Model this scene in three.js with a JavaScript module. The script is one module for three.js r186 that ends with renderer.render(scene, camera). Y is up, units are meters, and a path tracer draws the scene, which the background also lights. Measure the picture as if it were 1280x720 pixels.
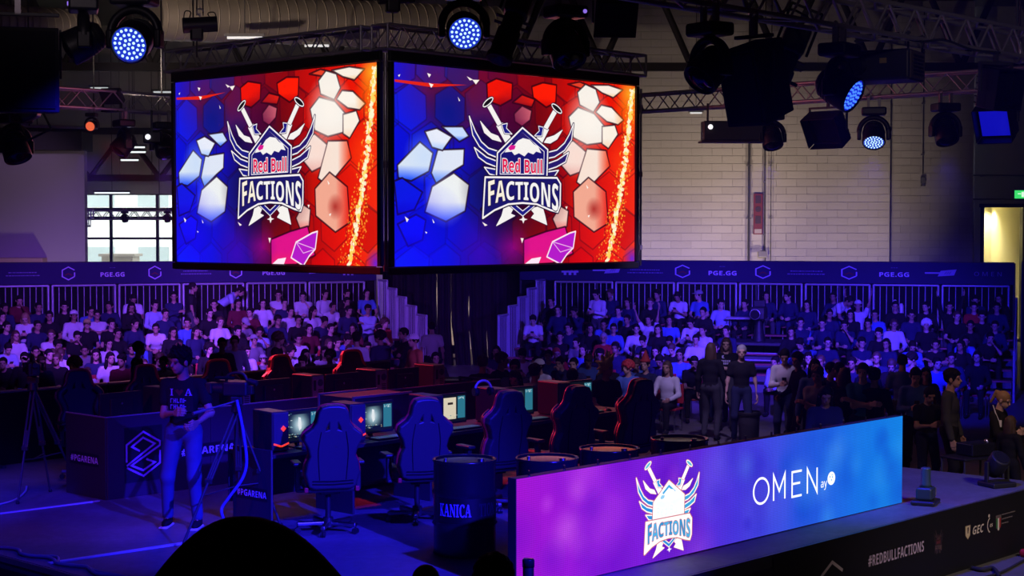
import * as THREE from 'three';
import { mergeGeometries } from 'three/addons/utils/BufferGeometryUtils.js';
import { RoundedBoxGeometry } from 'three/addons/geometries/RoundedBoxGeometry.js';
import { RectAreaLightUniformsLib } from 'three/addons/lights/RectAreaLightUniformsLib.js';

// ---------------------------------------------------------------- camera, exposure, lights
RectAreaLightUniformsLib.init();
const scene = new THREE.Scene();
const renderer = new THREE.WebGLRenderer({ antialias: true });
renderer.toneMapping = THREE.LinearToneMapping;
renderer.toneMappingExposure = 1;
renderer.shadowMap.enabled = true;
const F = 2049, EYE = 3.7, PITCH = Math.atan(75 / F);          // focal length in photo pixels; horizon at photo row 285
const camera = new THREE.PerspectiveCamera(2 * Math.atan(360 / F) * 180 / Math.PI, 1280 / 720, 0.1, 200);
camera.position.set(0, EYE, 0);
camera.rotation.x = -PITCH;
scene.background = new THREE.Color(3.6, 3.9, 3.9);            // overcast daylight, reaches the hall only through the glazed wall
const HALL_HAZE = 0.0006;
if (HALL_HAZE) scene.fog = new THREE.FogExp2(new THREE.Color(1, 1, 1), HALL_HAZE);

const V3 = (x, y, z) => new THREE.Vector3(x, y, z);
function ray(px, py) { return V3((px - 640) / F, -(py - 360) / F, -1).applyAxisAngle(V3(1, 0, 0), -PITCH); }
function at(px, py, d) { const r = ray(px, py); r.multiplyScalar(d / -r.z); r.y += EYE; return r; }        // photo pixel at depth d
function onY(px, py, h) { const r = ray(px, py); r.multiplyScalar((h - EYE) / r.y); r.y = h; return r; }    // photo pixel on a level
const DECK = 0.7, TURN = (90 - 43.1) * Math.PI / 180, ORG = onY(645, 745, DECK);
const U = V3(Math.cos(TURN), 0, -Math.sin(TURN)), W = V3(-Math.sin(TURN), 0, -Math.cos(TURN));              // stage axes: along the front edge, and back from it
const S = (u, v, y = DECK) => V3(ORG.x + U.x * u + W.x * v, y, ORG.z + U.z * u + W.z * v);

function spot(p, target, color, intensity, angle, penumbra = 0.6, radius = 6) {
  const l = new THREE.SpotLight(new THREE.Color(...color), intensity, 0, angle * Math.PI / 180, penumbra, 2);
  l.position.copy(p); l.target.position.copy(target); l.castShadow = true; l.shadow.radius = radius; l.name = 'spot_light';
  scene.add(l); scene.add(l.target); return l;
}
function area(p, target, color, intensity, w, h) {
  const l = new THREE.RectAreaLight(new THREE.Color(...color), intensity, w, h);
  l.position.copy(p); l.lookAt(target); l.name = 'panel_light'; scene.add(l); return l;
}
const BLUE = [0.02, 0.012, 1], INDIGO = [0.09, 0.035, 1], VIOLET = [0.23, 0.06, 1], WARM = [1, 0.76, 0.6];
// blue wash on the stage front, from unseen lamps out of frame
spot(V3(6, 7.5, -3), S(0.7, 2.3), BLUE, 3800, 9.5, 0.55);
spot(V3(-7, 7.5, -6), S(-1.9, 7.4), BLUE, 1300, 8.5, 0.6);
spot(V3(-1, 8.2, -4), S(-0.8, 4.2), BLUE, 170, 10, 0.7);
// LED heads on the trusses
spot(at(1041, 102, 16.6), S(6.6, 0.6), BLUE, 110, 30);
spot(at(583, 44, 14.9), S(2, 4.5), BLUE, 70, 34);
spot(at(162, 46, 13.4), S(-1, 6), BLUE, 50, 36);
// on the crowd, mostly from unseen sources set below the trusses
spot(at(110, 190, 26.0), V3(-9.2, 0.9, -37.2), VIOLET, 600, 21);
spot(at(200, 205, 27.2), V3(-5.4, 0.9, -38.6), VIOLET, 640, 21);
spot(at(970, 205, 26.2), V3(2.6, 0.7, -38.6), INDIGO, 680, 22);
spot(at(1097, 200, 25.0), V3(6.6, 0.5, -37), INDIGO, 800, 22);
spot(at(1186, 196, 23.4), V3(9.2, 0.4, -36), BLUE, 560, 17);
// unseen lamps, placed to light people on the hall floor before the stands
spot(at(905, 165, 25.4), V3(2.7, 0.6, -28.3), [0.5, 0.36, 1], 60, 30);
spot(at(1240, 160, 19), V3(7.6, 0.6, -22.5), [1, 0.55, 0.5], 14, 24);
spot(at(640, 345, 26), V3(-3.4, 0.7, -33.5), VIOLET, 50, 30);
// red head at the open stage end, then two unseen lamps
spot(at(112, 168, 26.2), S(4.4, 4.6), [1, 0.03, 0.07], 420, 15, 0.6);
spot(V3(-9, 5.5, -9), S(2.4, 6.2), [1, 0.1, 0.45], 40, 12, 0.7);  // unseen magenta lamp out of frame, lights the desk fronts
spot(V3(-12.5, 6.2, -42.5), V3(-14.2, 4.1, -47), [0.6, 0.35, 1], 5, 40, 0.7);  // unseen lamp, placed to light the low far truss purple
// unseen warm lamp out of frame, placed to light the front corner
spot(V3(9, 9.5, -6), V3(6.2, 0.3, -16.6), [1, 0.8, 0.7], 300, 15, 0.8, 20);
// unseen lamps out of view, placed to light the rig from the front
spot(V3(-3, 7.4, -2), V3(-4, 6.7, -22), [1, 0.78, 0.9], 75, 9.5, 0.6, 20);
spot(V3(3, 7.4, -2), V3(5.2, 6.4, -22), [1, 0.8, 0.84], 48, 9.5, 0.6, 20);
// unseen warm floods, placed to light the walls, the drape gaps and the duct
const UNSEEN_UPLIGHTS = [[V3(4.6, 0.42, -44.4), V3(5.0, 3.6, -50), 'unseen warm flood light behind the block-wall stand near the screen'], [V3(9.8, 0.42, -43.6), V3(9.1, 3.6, -50), 'unseen warm flood light behind the block-wall stand near the doorway'], [V3(-1.6, 0.42, -46.4), V3(-1.4, 1.6, -50), 'unseen warm flood light behind the drapes'], [V3(-11.6, 0.42, -43.4), V3(-13.2, 3.0, -46), 'unseen warm flood light behind the window-side stand'], [at(140, 108, 26.8), V3(-4.5, 8.9, -36), 'unseen warm flood light set on the truss to light the wide duct']];
[[92, 35], [78, 33], [30, 44], [7, 60], [80, 40]].forEach(([power, cone], i) => spot(UNSEEN_UPLIGHTS[i][0], UNSEEN_UPLIGHTS[i][1], WARM, power, cone, 0.6));


// ---------------------------------------------------------------- helpers
let seed = 7;
const rnd = () => { seed = (seed * 1664525 + 1013904223) >>> 0; return seed / 4294967296; };
const rr = (a, b) => a + (b - a) * rnd();
const pick = (a) => a[Math.floor(rnd() * a.length)];
const taken = {};
function numbered(n) { const k = taken[n] = (taken[n] ?? -1) + 1; return k ? n + '_' + String(k).padStart(3, '0') : n; }
function tag(o, label, category, group, kind) { Object.assign(o.userData, { label, category }); if (group) o.userData.group = group; if (kind) o.userData.kind = kind; return o; }
function thing(name, label, category, pos, turn = 0, group) {
  const g = new THREE.Group(); g.name = numbered(name); scene.add(g);
  if (pos) g.position.copy(pos); g.rotation.y = turn; return tag(g, label, category, group);
}
function part(name, geo, mat, parent, pos, rot) {
  const m = new THREE.Mesh(geo, mat); m.name = name; m.castShadow = m.receiveShadow = true; parent.add(m);
  if (pos) m.position.set(...(pos.isVector3 ? pos.toArray() : pos)); if (rot) m.rotation.set(...rot); return m;
}
function single(name, geo, mat, label, category, pos, turn = 0, group) {
  const m = part(numbered(name), geo, mat, scene, pos); m.rotation.y = turn; return tag(m, label, category, group);
}
function structure(name, geo, mat, pos, turn = 0) { const m = part(name, geo, mat, scene, pos); m.rotation.y = turn; m.userData.kind = 'structure'; return m; }
const bx = (w, h, d, x = 0, y = 0, z = 0) => new THREE.BoxGeometry(w, h, d).translate(x, y, z);
const rb = (w, h, d, r = 0.01, x = 0, y = 0, z = 0, s = 2) => new RoundedBoxGeometry(w, h, d, s, Math.min(r, w / 2.01, h / 2.01, d / 2.01)).translate(x, y, z);
const cy = (r0, r1, h, n = 16, x = 0, y = 0, z = 0) => new THREE.CylinderGeometry(r0, r1, h, n).translate(x, y, z);
const lathe = (pts, n = 24) => new THREE.LatheGeometry(pts.map(([x, y]) => new THREE.Vector2(x, y)), n);
const UP = V3(0, 1, 0), UNIT = new THREE.CylinderGeometry(1, 1, 1, 8);
function rodGeo(a, b, r, n = 8) { const d = b.clone().sub(a), L = d.length(); return new THREE.CylinderGeometry(r, r, L, n).applyQuaternion(new THREE.Quaternion().setFromUnitVectors(UP, d.normalize())).translate((a.x + b.x) / 2, (a.y + b.y) / 2, (a.z + b.z) / 2); }
function rod(name, a, b, r, mat, parent) {                 // one shared cylinder, stretched between two points
  const d = b.clone().sub(a), m = part(name, UNIT, mat, parent, a.clone().add(b).multiplyScalar(0.5));
  m.scale.set(r, d.length(), r); m.quaternion.setFromUnitVectors(UP, d.normalize()); return m;
}
const tubeGeo = (pts, r, n = 24, m = 6) => new THREE.TubeGeometry(new THREE.CatmullRomCurve3(pts), n, r, m);
const merged = (list) => mergeGeometries(list.map((g) => { const q = g.index ? g.toNonIndexed() : g.clone(); if (!q.attributes.uv) q.setAttribute('uv', new THREE.BufferAttribute(new Float32Array(q.attributes.position.count * 2), 2)); if (!q.attributes.normal) q.computeVertexNormals(); return q; }));
const lin = (r, g, b) => new THREE.Color().setRGB(r, g, b);
const mat = (c, roughness = 0.7, metalness = 0, o = {}) => new THREE.MeshStandardMaterial({ color: Array.isArray(c) ? lin(...c) : c, roughness, metalness, ...o });
const matte = (c, roughness = 0.9) => new THREE.MeshPhysicalMaterial({ color: lin(...c), roughness, specularIntensity: 0.18 });
function canvas(w, h, draw) { const c = document.createElement('canvas'); c.width = w; c.height = h; const g = c.getContext('2d'); draw(g, w, h); return c; }
function texOf(c, srgb = true) { const t = new THREE.CanvasTexture(c); if (srgb) t.colorSpace = THREE.SRGBColorSpace; t.wrapS = t.wrapT = THREE.RepeatWrapping; t.magFilter = THREE.LinearFilter; return t; }
function noiseTex(size, lo, hi, octaves = [4, 16, 64, 256], seed0 = 3, tint = [1, 1, 1]) {  // value noise, tiles
  const d = new Uint8Array(size * size * 4); let s = seed0; const R = () => (s = (s * 1103515245 + 12345) & 0x7fffffff) / 0x7fffffff;
  const grids = octaves.map((n) => ({ n, v: Array.from({ length: n * n }, R) }));
  for (let y = 0; y < size; y++) for (let x = 0; x < size; x++) {
    let sum = 0, w = 0, a = 1;
    for (const { n, v } of grids) {
      const fx = x / size * n, fy = y / size * n, ix = Math.floor(fx), iy = Math.floor(fy), tx = fx - ix, ty = fy - iy, i1 = (ix + 1) % n, j1 = (iy + 1) % n, sx = tx * tx * (3 - 2 * tx), sy = ty * ty * (3 - 2 * ty);
      sum += a * ((v[iy * n + ix] * (1 - sx) + v[iy * n + i1] * sx) * (1 - sy) + (v[j1 * n + ix] * (1 - sx) + v[j1 * n + i1] * sx) * sy); w += a; a *= 0.7;
    }
    const k = lo + (hi - lo) * sum / w, o = (y * size + x) * 4; for (let c = 0; c < 3; c++) d[o + c] = Math.max(0, Math.min(255, 255 * k * tint[c])); d[o + 3] = 255;
  }
  const t = new THREE.DataTexture(d, size, size); t.wrapS = t.wrapT = THREE.RepeatWrapping; t.magFilter = THREE.LinearFilter; t.colorSpace = THREE.SRGBColorSpace; t.needsUpdate = true; return t;
}
// photo quad -> unit square, for laying print out on a flat screen or panel
function homography(q) {
  const A = [], B = [], dst = [[0, 0], [1, 0], [1, 1], [0, 1]];
  q.forEach(([x, y], i) => { const [u, v] = dst[i]; A.push([x, y, 1, 0, 0, 0, -u * x, -u * y]); B.push(u); A.push([0, 0, 0, x, y, 1, -v * x, -v * y]); B.push(v); });
  for (let i = 0; i < 8; i++) {
    let p = i; for (let j = i; j < 8; j++) if (Math.abs(A[j][i]) > Math.abs(A[p][i])) p = j;
    [A[i], A[p]] = [A[p], A[i]]; [B[i], B[p]] = [B[p], B[i]];
    for (let j = 0; j < 8; j++) if (j !== i) { const k = A[j][i] / A[i][i]; for (let c = i; c < 8; c++) A[j][c] -= k * A[i][c]; B[j] -= k * B[i]; }
  }
  const h = B.map((b, i) => b / A[i][i]);
  return (x, y) => { const w = h[6] * x + h[7] * y + 1; return [(h[0] * x + h[1] * y + h[2]) / w, (h[3] * x + h[4] * y + h[5]) / w]; };
}
const M = {
  black: mat([0.012, 0.012, 0.013], 0.55), blackSoft: matte([0.01, 0.01, 0.012], 0.95), plastic: mat([0.02, 0.02, 0.022], 0.4), gloss: mat([0.015, 0.015, 0.018], 0.18),
  alu: mat([0.55, 0.55, 0.57], 0.35, 0.9), aluDull: mat([0.3, 0.28, 0.3], 0.5, 0.6), steel: mat([0.4, 0.4, 0.43], 0.3, 1), galv: mat([0.5, 0.5, 0.54], 0.42, 0.45),
  chrome: mat([0.75, 0.75, 0.78], 0.12, 1), red: mat([0.55, 0.012, 0.02], 0.5), white: mat([0.8, 0.8, 0.8], 0.6), darkGrey: mat([0.04, 0.04, 0.045], 0.6), midGrey: mat([0.14, 0.14, 0.15], 0.6),
  rubber: mat([0.015, 0.015, 0.015], 0.9),
};
// ---------------------------------------------------------------- the hall
const floorTex = noiseTex(512, 0.72, 1, [3, 9, 40, 160], 11); floorTex.repeat.set(8, 8);
structure('floor', bx(64, 0.3, 72, 0, -0.15, -30), mat([0.2, 0.185, 0.175], 0.55, 0, { map: floorTex }));
const wallPaint = mat([0.56, 0.53, 0.5], 0.9), mortar = mat([0.42, 0.4, 0.38], 0.95), roofMat = mat([0.17, 0.145, 0.125], 0.85);
structure('ceiling', bx(64, 0.3, 64.6, 0, 10.95, -26), roofMat);
structure('wall_left', bx(0.3, 11, 64.6, -32, 5.4, -26), wallPaint);
structure('wall_right', bx(0.3, 11, 64.6, 32, 5.4, -26), wallPaint);
structure('wall_front', bx(64, 11, 0.3, 0, 5.4, 6), wallPaint);
// back wall: glazed bay beyond the stand with the window, solid elsewhere
const BZ = -58, gx0 = -15.4, gx1 = -7.5, gy0 = 0.6, gy1 = 4.9;
{
  const mk = (x0, x1, y0, y1) => bx(x1 - x0, y1 - y0, 0.3, (x0 + x1) / 2, (y0 + y1) / 2, BZ);
  structure('wall_back', merged([mk(-32, gx0, -0.1, 10.8), mk(gx1, 17, -0.1, 10.8), mk(gx0, gx1, -0.1, gy0), mk(gx0, gx1, gy1, 10.8)]), wallPaint);
}
{
  const win = thing('window_1', '', ''); win.userData = { kind: 'structure' };
  const frame = mat([0.03, 0.05, 0.05], 0.5, 0.4), glass = new THREE.MeshPhysicalMaterial({ color: 0xffffff, transmission: 1, thickness: 0, roughness: 0.03, ior: 1.45 });
  const xs = [gx0, ...[139, 197, 255].map((p) => at(p, 285, 58).x), gx1], ys = [gy0, at(640, 298, 58).y, at(640, 272, 58).y, at(640, 261, 58).y, gy1];
  for (const x of xs) part('mullion', bx(0.1, gy1 - gy0, 0.12, x, (gy0 + gy1) / 2, BZ), frame, win);
  for (const y of ys) part('transom', bx(gx1 - gx0, 0.08, 0.1, (gx0 + gx1) / 2, y, BZ), frame, win);
  for (let i = 0; i < 4; i++) for (let j = 0; j < 4; j++) part('pane', bx(xs[i + 1] - xs[i] - 0.1, ys[j + 1] - ys[j] - 0.08, 0.012, (xs[i] + xs[i + 1]) / 2, (ys[j] + ys[j + 1]) / 2, BZ), glass, win);
}
{ // pale building seen through the glazing
  const b = thing('building', 'pale building front with grey windows seen through the glazed wall', 'building', V3(-14, 0, -70));
  part('facade', bx(24, 14, 4, 0, 7, -2), mat([0.82, 0.84, 0.82], 0.9), b);
  const g = mat([0.42, 0.5, 0.5], 0.4);
  for (let i = 0; i < 5; i++) for (let j = 0; j < 2; j++) { const w = part('window', rb(1.3, 1.4, 0.1, 0.01, -3.6 + i * 2.3, 2.2 + j * 3.1, 0.02), g, b); part('sill', bx(1.5, 0.08, 0.2, -3.6 + i * 2.3, 1.45 + j * 3.1, 0.1), M.white, w); }
  single('parapet_block', merged([bx(1.2, 1.4, 1.2, 0, 0.7, 0), bx(1.4, 0.1, 1.4, 0, 1.45, 0)]), mat([0.3, 0.27, 0.23], 0.9), 'small brown block standing outside the glazed wall', 'block', V3(at(151, 330, 64).x, 1.2, -64));
  single('yard_ground', bx(40, 0.2, 20, -12, 1.1, -69.2), mat([0.5, 0.5, 0.5], 0.9), 'pale paved yard outside the glazed wall', 'ground').userData.kind = 'structure';
}
{ // block-built room in front of the glazing
  const x1 = at(108, 300, 46).x;
  structure('wall_side', bx(16, 5.85, 0.3, x1 - 8, 2.925, -46), wallPaint);
  structure('roof_edge', bx(16.6, 0.5, 1.2, x1 - 8.2, 6.1, -45.8), mat([0.05, 0.045, 0.042], 0.8));
  const p = at(40, 329, 45); // low warm-painted ledge glimpsed over the banner
  single('ledge', merged([rb(3.6, 0.16, 0.5, 0.02, -1.2, 0, 0)]), mat([0.62, 0.43, 0.32], 0.8), 'warm painted ledge on the grey side wall above the banner', 'ledge', V3(p.x - 0.4, p.y + 0.06, -45.55));
}
// pale block walls behind the stand: three bays, every block laid
const blockVar = [mat([0.535, 0.51, 0.485], 0.92), mat([0.55, 0.525, 0.5], 0.92), mat([0.565, 0.54, 0.515], 0.92), mat([0.52, 0.495, 0.47], 0.92)];
function blockWall(name, px0, px1, d, bw, bh, top) {
  const x0 = at(px0, 285, d).x, x1 = at(px1, 285, d).x, w = structure(name, bx(x1 - x0, top, 0.4, (x0 + x1) / 2, top / 2, -d - 0.21), mortar);
  const full = bx(bw - 0.012, bh - 0.012, 0.022), y0 = 1.9;
  part('lower_wall', bx(x1 - x0, y0, 0.02, (x0 + x1) / 2, y0 / 2, -d), blockVar[1], w);
  const rows = Math.ceil((top - y0) / bh); let count = 0; const rest = [];
  for (let j = 0; j < rows; j++) for (let x = x0 - (j % 2 ? bw / 2 : 0); x < x1 - 0.03; x += bw) {
    const a = Math.max(x, x0), b = Math.min(x + bw, x1), y = y0 + (j + 0.5) * bh; if (b - a < 0.04) continue;
    const z = -d + rr(-0.004, 0.004);
    if (count < 300) { const m = part('block', full, pick(blockVar), w, [(a + b) / 2, y, z]); m.scale.x = (b - a - 0.012) / (bw - 0.012); count++; } else rest.push(bx(b - a - 0.012, bh - 0.012, 0.03, (a + b) / 2, y, z));
  }
  if (rest.length) part('upper_blocks', merged(rest), blockVar[1], w).userData.kind = 'stuff';
  return w;
}
blockWall('wall_pale', 470, 957, 50, 0.62, 0.235, 10.8);
blockWall('wall_pale_001', 957, 1112, 49.8, 0.62, 0.235, 10.8);
blockWall('wall_pale_002', 1113, 1216, 51.6, 0.62, 0.235, 10.8);
{ // pipes and fittings on the pale wall
  const pipe = (px, y0, y1, r, d, label) => { const x = at(px, 285, d).x; const t = thing('conduit', label, 'pipe', V3(x, 0, -d)); rod('pipe', V3(0, y0, 0), V3(0, y1, 0), r, M.darkGrey, t); for (let y = y0 + 0.6; y < y1; y += 1.6) part('bracket', bx(r * 4, 0.04, 0.1, 0, y, -0.03), M.midGrey, t); };
  pipe(936, 0.2, 10.6, 0.035, 49.85, 'thick dark conduit running up the pale block wall');
  pipe(955.5, 2.9, 10.6, 0.014, 49.85, 'thin conduit above the wall floodlight on the pale wall');
  pipe(963.5, 0.2, 10.6, 0.014, 49.65, 'thin conduit at the step between the pale wall bays');
  pipe(1153, 5.4, 10.6, 0.02, 51.5, 'conduit dropping to a small fitting on the recessed wall bay');
  const e = at(1154, 298, 51.4); single('wall_fitting', merged([rb(0.14, 0.2, 0.12, 0.02), cy(0.05, 0.08, 0.1, 12, 0, -0.14, 0)]), M.midGrey, 'small fitting at the end of the conduit on the recessed bay', 'fitting', V3(e.x, 5.3 - 0.1, -51.48));
  const s0 = at(948.5, 242, 49.8), s1 = at(948.5, 293, 49.8), hh = s0.y - s1.y;
  const sg = thing('wall_sign', 'tall narrow maroon sign with small pictograms on the pale wall', 'sign', V3(s0.x, (s0.y + s1.y) / 2, -49.93));
  part('board', rb(0.28, hh, 0.03, 0.01), mat([0.2, 0.03, 0.03], 0.5), sg);
  [0.36, 0.12, -0.14].forEach((f, i) => part('pictogram', i === 1 ? cy(0.09, 0.09, 0.01, 20).rotateX(Math.PI / 2) : rb(0.17, 0.24, 0.01, 0.005), mat([0.06, 0.03, 0.035], 0.5), sg, [0, hh * f, 0.02]));
  part('caption', rb(0.22, 0.13, 0.01, 0.005), mat([0.5, 0.42, 0.4], 0.5), sg, [0, -hh * 0.42, 0.02]);
  const f0 = at(953, 318, 49.6), fl = thing('wall_floodlight', 'small grey floodlight on a bracket at the foot of the conduit', 'floodlight', V3(f0.x, f0.y, -49.6));
  part('housing', rb(0.26, 0.2, 0.09, 0.02).rotateX(-0.5), mat([0.4, 0.39, 0.38], 0.5), fl); part('bracket', merged([bx(0.03, 0.3, 0.03, 0.1, -0.05, -0.08), bx(0.16, 0.03, 0.24, 0.04, 0.1, -0.12)]), M.darkGrey, fl);
}
{ // dark bay and the lit doorway beside the pale wall
  const x0 = at(1216, 285, 53).x, dl = at(1226, 285, 53).x, dr = at(1279, 285, 53).x, dt = at(1250, 257, 53).y;
  const mk = (a, b, c, d) => bx(b - a, d - c, 0.3, (a + b) / 2, (c + d) / 2, -53);
  structure('wall_bay', merged([mk(x0, dl, 0, dt), mk(dr, 32, 0, dt), mk(x0, 32, dt, 10.8)]), wallPaint);
  const cream = mat([0.72, 0.68, 0.46], 0.8);
  structure('lobby_room', merged([bx(4, 0.1, 4, (dl + dr) / 2, 0.05, -55.2), bx(4, 0.1, 4, (dl + dr) / 2, dt + 0.15, -55.2), bx(4, dt, 0.1, (dl + dr) / 2, dt / 2, -56.6), bx(0.1, dt, 3.4, dl - 0.05, dt / 2, -54.9), bx(0.1, dt, 3.4, dr + 0.05, dt / 2, -54.9)]), cream);
  const door = thing('door_1', '', ''); door.userData = { kind: 'structure' };
  for (const x of [dl, dr]) part('jamb', bx(0.12, dt, 0.36, x, dt / 2, -53), M.black, door); part('head', bx(dr - dl + 0.2, 0.12, 0.36, (dl + dr) / 2, dt, -53), M.black, door);
  for (const k of [0.25, 0.8]) {
    const x = dl + (dr - dl) * k, t = thing('downlight', k < 0.5 ? 'round ceiling downlight in the lit lobby near the pale wall' : 'round ceiling downlight in the lit lobby near the exit sign', 'downlight', V3(x, dt + 0.06, -56.2));
    part('rim', cy(0.1, 0.1, 0.05, 16, 0, 0, 0), M.white, t); part('lamp', cy(0.07, 0.07, 0.02, 16, 0, -0.03, 0), mat([1, 1, 1], 0.5, 0, { emissive: lin(1, 0.92, 0.66), emissiveIntensity: 2 }), t);
    spot(V3(x, dt - 0.02, -56.2), V3(x, 0, -56.25), [1, 0.9, 0.6], 14, 70, 0.9, 4);
  }
  const e = at(1277, 243, 52.6), ex = thing('exit_sign', 'green lit exit sign above the lobby doorway', 'exit sign', V3(e.x, e.y, -52.7));
  part('case', rb(0.46, 0.3, 0.1, 0.02), M.darkGrey, ex);
  part('panel', bx(0.42, 0.26, 0.02, 0, 0, 0.05), mat([0.05, 0.3, 0.1], 0.4, 0, { emissive: lin(0.05, 0.75, 0.16), emissiveIntensity: 1 }), ex);
  part('pictogram', merged([bx(0.1, 0.16, 0.01, 0.06, 0, 0.065), bx(0.1, 0.03, 0.01, -0.06, 0.02, 0.065)]), mat([0.9, 1, 0.9], 0.4, 0, { emissive: lin(0.75, 1, 0.78), emissiveIntensity: 1 }), ex);
  for (const [py, d, l] of [[219, 52, 'pale rail crossing the dark bay high above the doorway'], [249, 52, 'pale rail crossing the dark bay just above the doorway']]) { const a = at(1216, py, d); const t = thing('rail', l, 'rail', V3(a.x, a.y, -d)); rod('tube', V3(0, 0, 0), V3(6, -0.05, 0), 0.025, M.midGrey, t); for (const x of [0.5, 3, 5.5]) part('bracket', bx(0.05, 0.05, 0.8, x, 0, -0.45), M.midGrey, t); }
}
// ---- roof steel, ducts, strip lights
const ductMat = mat([0.42, 0.37, 0.31], 0.45, 0.35), beamMat = mat([0.05, 0.045, 0.045], 0.7, 0.2);
function duct(a, b, r, label) {
  const d = b.clone().sub(a), L = d.length(), t = thing('air_duct', label, 'duct', a); t.quaternion.setFromUnitVectors(V3(1, 0, 0), d.clone().normalize());
  part('pipe', new THREE.CylinderGeometry(r, r, L, 40).rotateZ(-Math.PI / 2).translate(L / 2, 0, 0), ductMat, t);
  const seam = new THREE.TorusGeometry(r, 0.018, 5, 40).rotateY(Math.PI / 2); for (let x = 0.1; x < L; x += 0.22) part('seam', seam, ductMat, t, [x, 0, 0]);
  for (let x = 1; x < L; x += 4) rod('hanger', V3(x, r, 0), V3(x, 10.8 - a.y, 0), 0.012, M.darkGrey, t);
}
duct(at(195, 20, 34), at(620, 36, 38), 0.5, 'wide spiral air duct above the two-screen cube');
duct(at(-30, 26, 30), at(110, 34, 33), 0.32, 'spiral air duct behind the black speaker box');
function roofTruss(d, y0, y1, label) {
  const t = thing('roof_truss', label, 'roof truss', V3(0, 0, -d));
  part('bottom_chord', bx(60, 0.22, 0.2, 0, y0, 0), beamMat, t); part('top_chord', bx(60, 0.22, 0.2, 0, y1, 0), beamMat, t);
  for (let i = -12; i < 12; i++) { rod('web', V3(i * 2.4, y0, 0), V3(i * 2.4 + 1.2, y1, 0), 0.09, beamMat, t); rod('web', V3(i * 2.4 + 1.2, y1, 0), V3(i * 2.4 + 2.4, y0, 0), 0.09, beamMat, t); }
}
roofTruss(44, 8.0, 10.7, 'dark steel roof truss crossing the hall before the block wall');
roofTruss(32, 8.3, 10.7, 'dark steel roof truss crossing the hall over the stage');
roofTruss(56, 5.4, 7.0, 'dark steel roof truss low above the glazed wall');
{ const a = at(22, 157, 28), b = at(122, 160, 28.4), t = thing('crossbar', 'pale horizontal pipe under the truss behind the red spot light', 'pipe', a); rod('tube', V3(0, 0, 0), b.sub(a), 0.03, M.galv, t); for (const x of [0.2, 1.3]) rod('hanger', V3(x, 0, 0), V3(x, 10.7 - a.y, 0), 0.012, M.darkGrey, t); }
for (const [px, py, d, L, l] of [[306, 47, 33, 0.7, 'fluorescent tube under the wide duct near the hoist'], [396, 57, 34, 0.5, 'fluorescent tube under the wide duct near the screen corner'], [178, 82, 46, 0.8, 'fluorescent tube glowing between roof beams by the wash light'], [207, 115, 48, 0.7, 'fluorescent tube beside the screen edge over the rear truss'], [124, 110, 48, 0.5, 'short fluorescent tube over the rear truss'], [150, 221, 56.6, 1.3, 'fluorescent tube over the glazed wall beside the grey side wall'], [190, 222, 56.6, 1.5, 'fluorescent tube over the glazed wall beside the screen'], [140, 241, 56.6, 1.2, 'lower fluorescent tube over the glazed wall'], [166, 184, 52, 0.75, 'upper pale glowing slat for daylight glimpsed under the truss beside the screens'], [168, 190, 52, 0.7, 'middle pale glowing slat for daylight glimpsed under the truss beside the screens'], [162, 200, 52, 0.55, 'lower pale glowing slat for daylight glimpsed under the truss beside the screens'], [870, 141, 49.4, 0.35, 'short fluorescent tube on the pale wall behind the speaker']]) {  // pale slats are no lamps: their glow stands in for far-window daylight
  const p = at(px, py, d), t = thing('lamp_daylight_strip', l, 'strip light', p);
  part('batten', bx(L + 0.1, 0.06, 0.1, 0, 0.05, 0), M.midGrey, t); part('glow_tube', cy(0.03, 0.03, L, 10).rotateZ(Math.PI / 2), mat([1, 1, 1], 0.5, 0, { emissive: lin(0.9, 0.98, 1), emissiveIntensity: d > 50 ? 1.2 : 0.5 }), t);
  rod('hanger', V3(0, 0.05, 0), V3(0, 10.75 - p.y, 0), 0.01, M.darkGrey, t);
}
// ---------------------------------------------------------------- what the screens and banners show
function poly(g, pts, fill, stroke, lw = 2) { g.beginPath(); pts.forEach(([x, y], i) => (i ? g.lineTo(x, y) : g.moveTo(x, y))); g.closePath(); if (fill) { g.fillStyle = fill; g.fill(); } if (stroke) { g.strokeStyle = stroke; g.lineWidth = lw; g.lineJoin = 'round'; g.stroke(); } }
function letters(g, text, x0, x1, topAt, botAt, font, fill, stroke, lw, even) {       // each letter stretched between two curves
  g.font = font; const ws = [...text].map((c) => g.measureText(c).width), sum = ws.reduce((a, b) => a + b, 0); let x = x0;
  [...text].forEach((c, i) => {
    const w = ws[i] / sum * (x1 - x0), t = topAt(x + w / 2), b = botAt(x + w / 2), m = g.measureText(c), ch = even ? g.measureText('B').actualBoundingBoxAscent : m.actualBoundingBoxAscent;
    g.save(); g.translate(x, b); g.transform(w / ws[i], (botAt(x + w) - botAt(x)) / ws[i] * 0.8, 0, (b - t) / ch, 0, 0);
    if (stroke) { g.strokeStyle = stroke; g.lineWidth = lw * ws[i] / w; g.lineJoin = 'round'; g.strokeText(c, 0, 0); } g.fillStyle = typeof fill === 'function' ? fill(i) : fill; g.fillText(c, 0, 0); g.restore(); x += w;
  });
}
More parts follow.
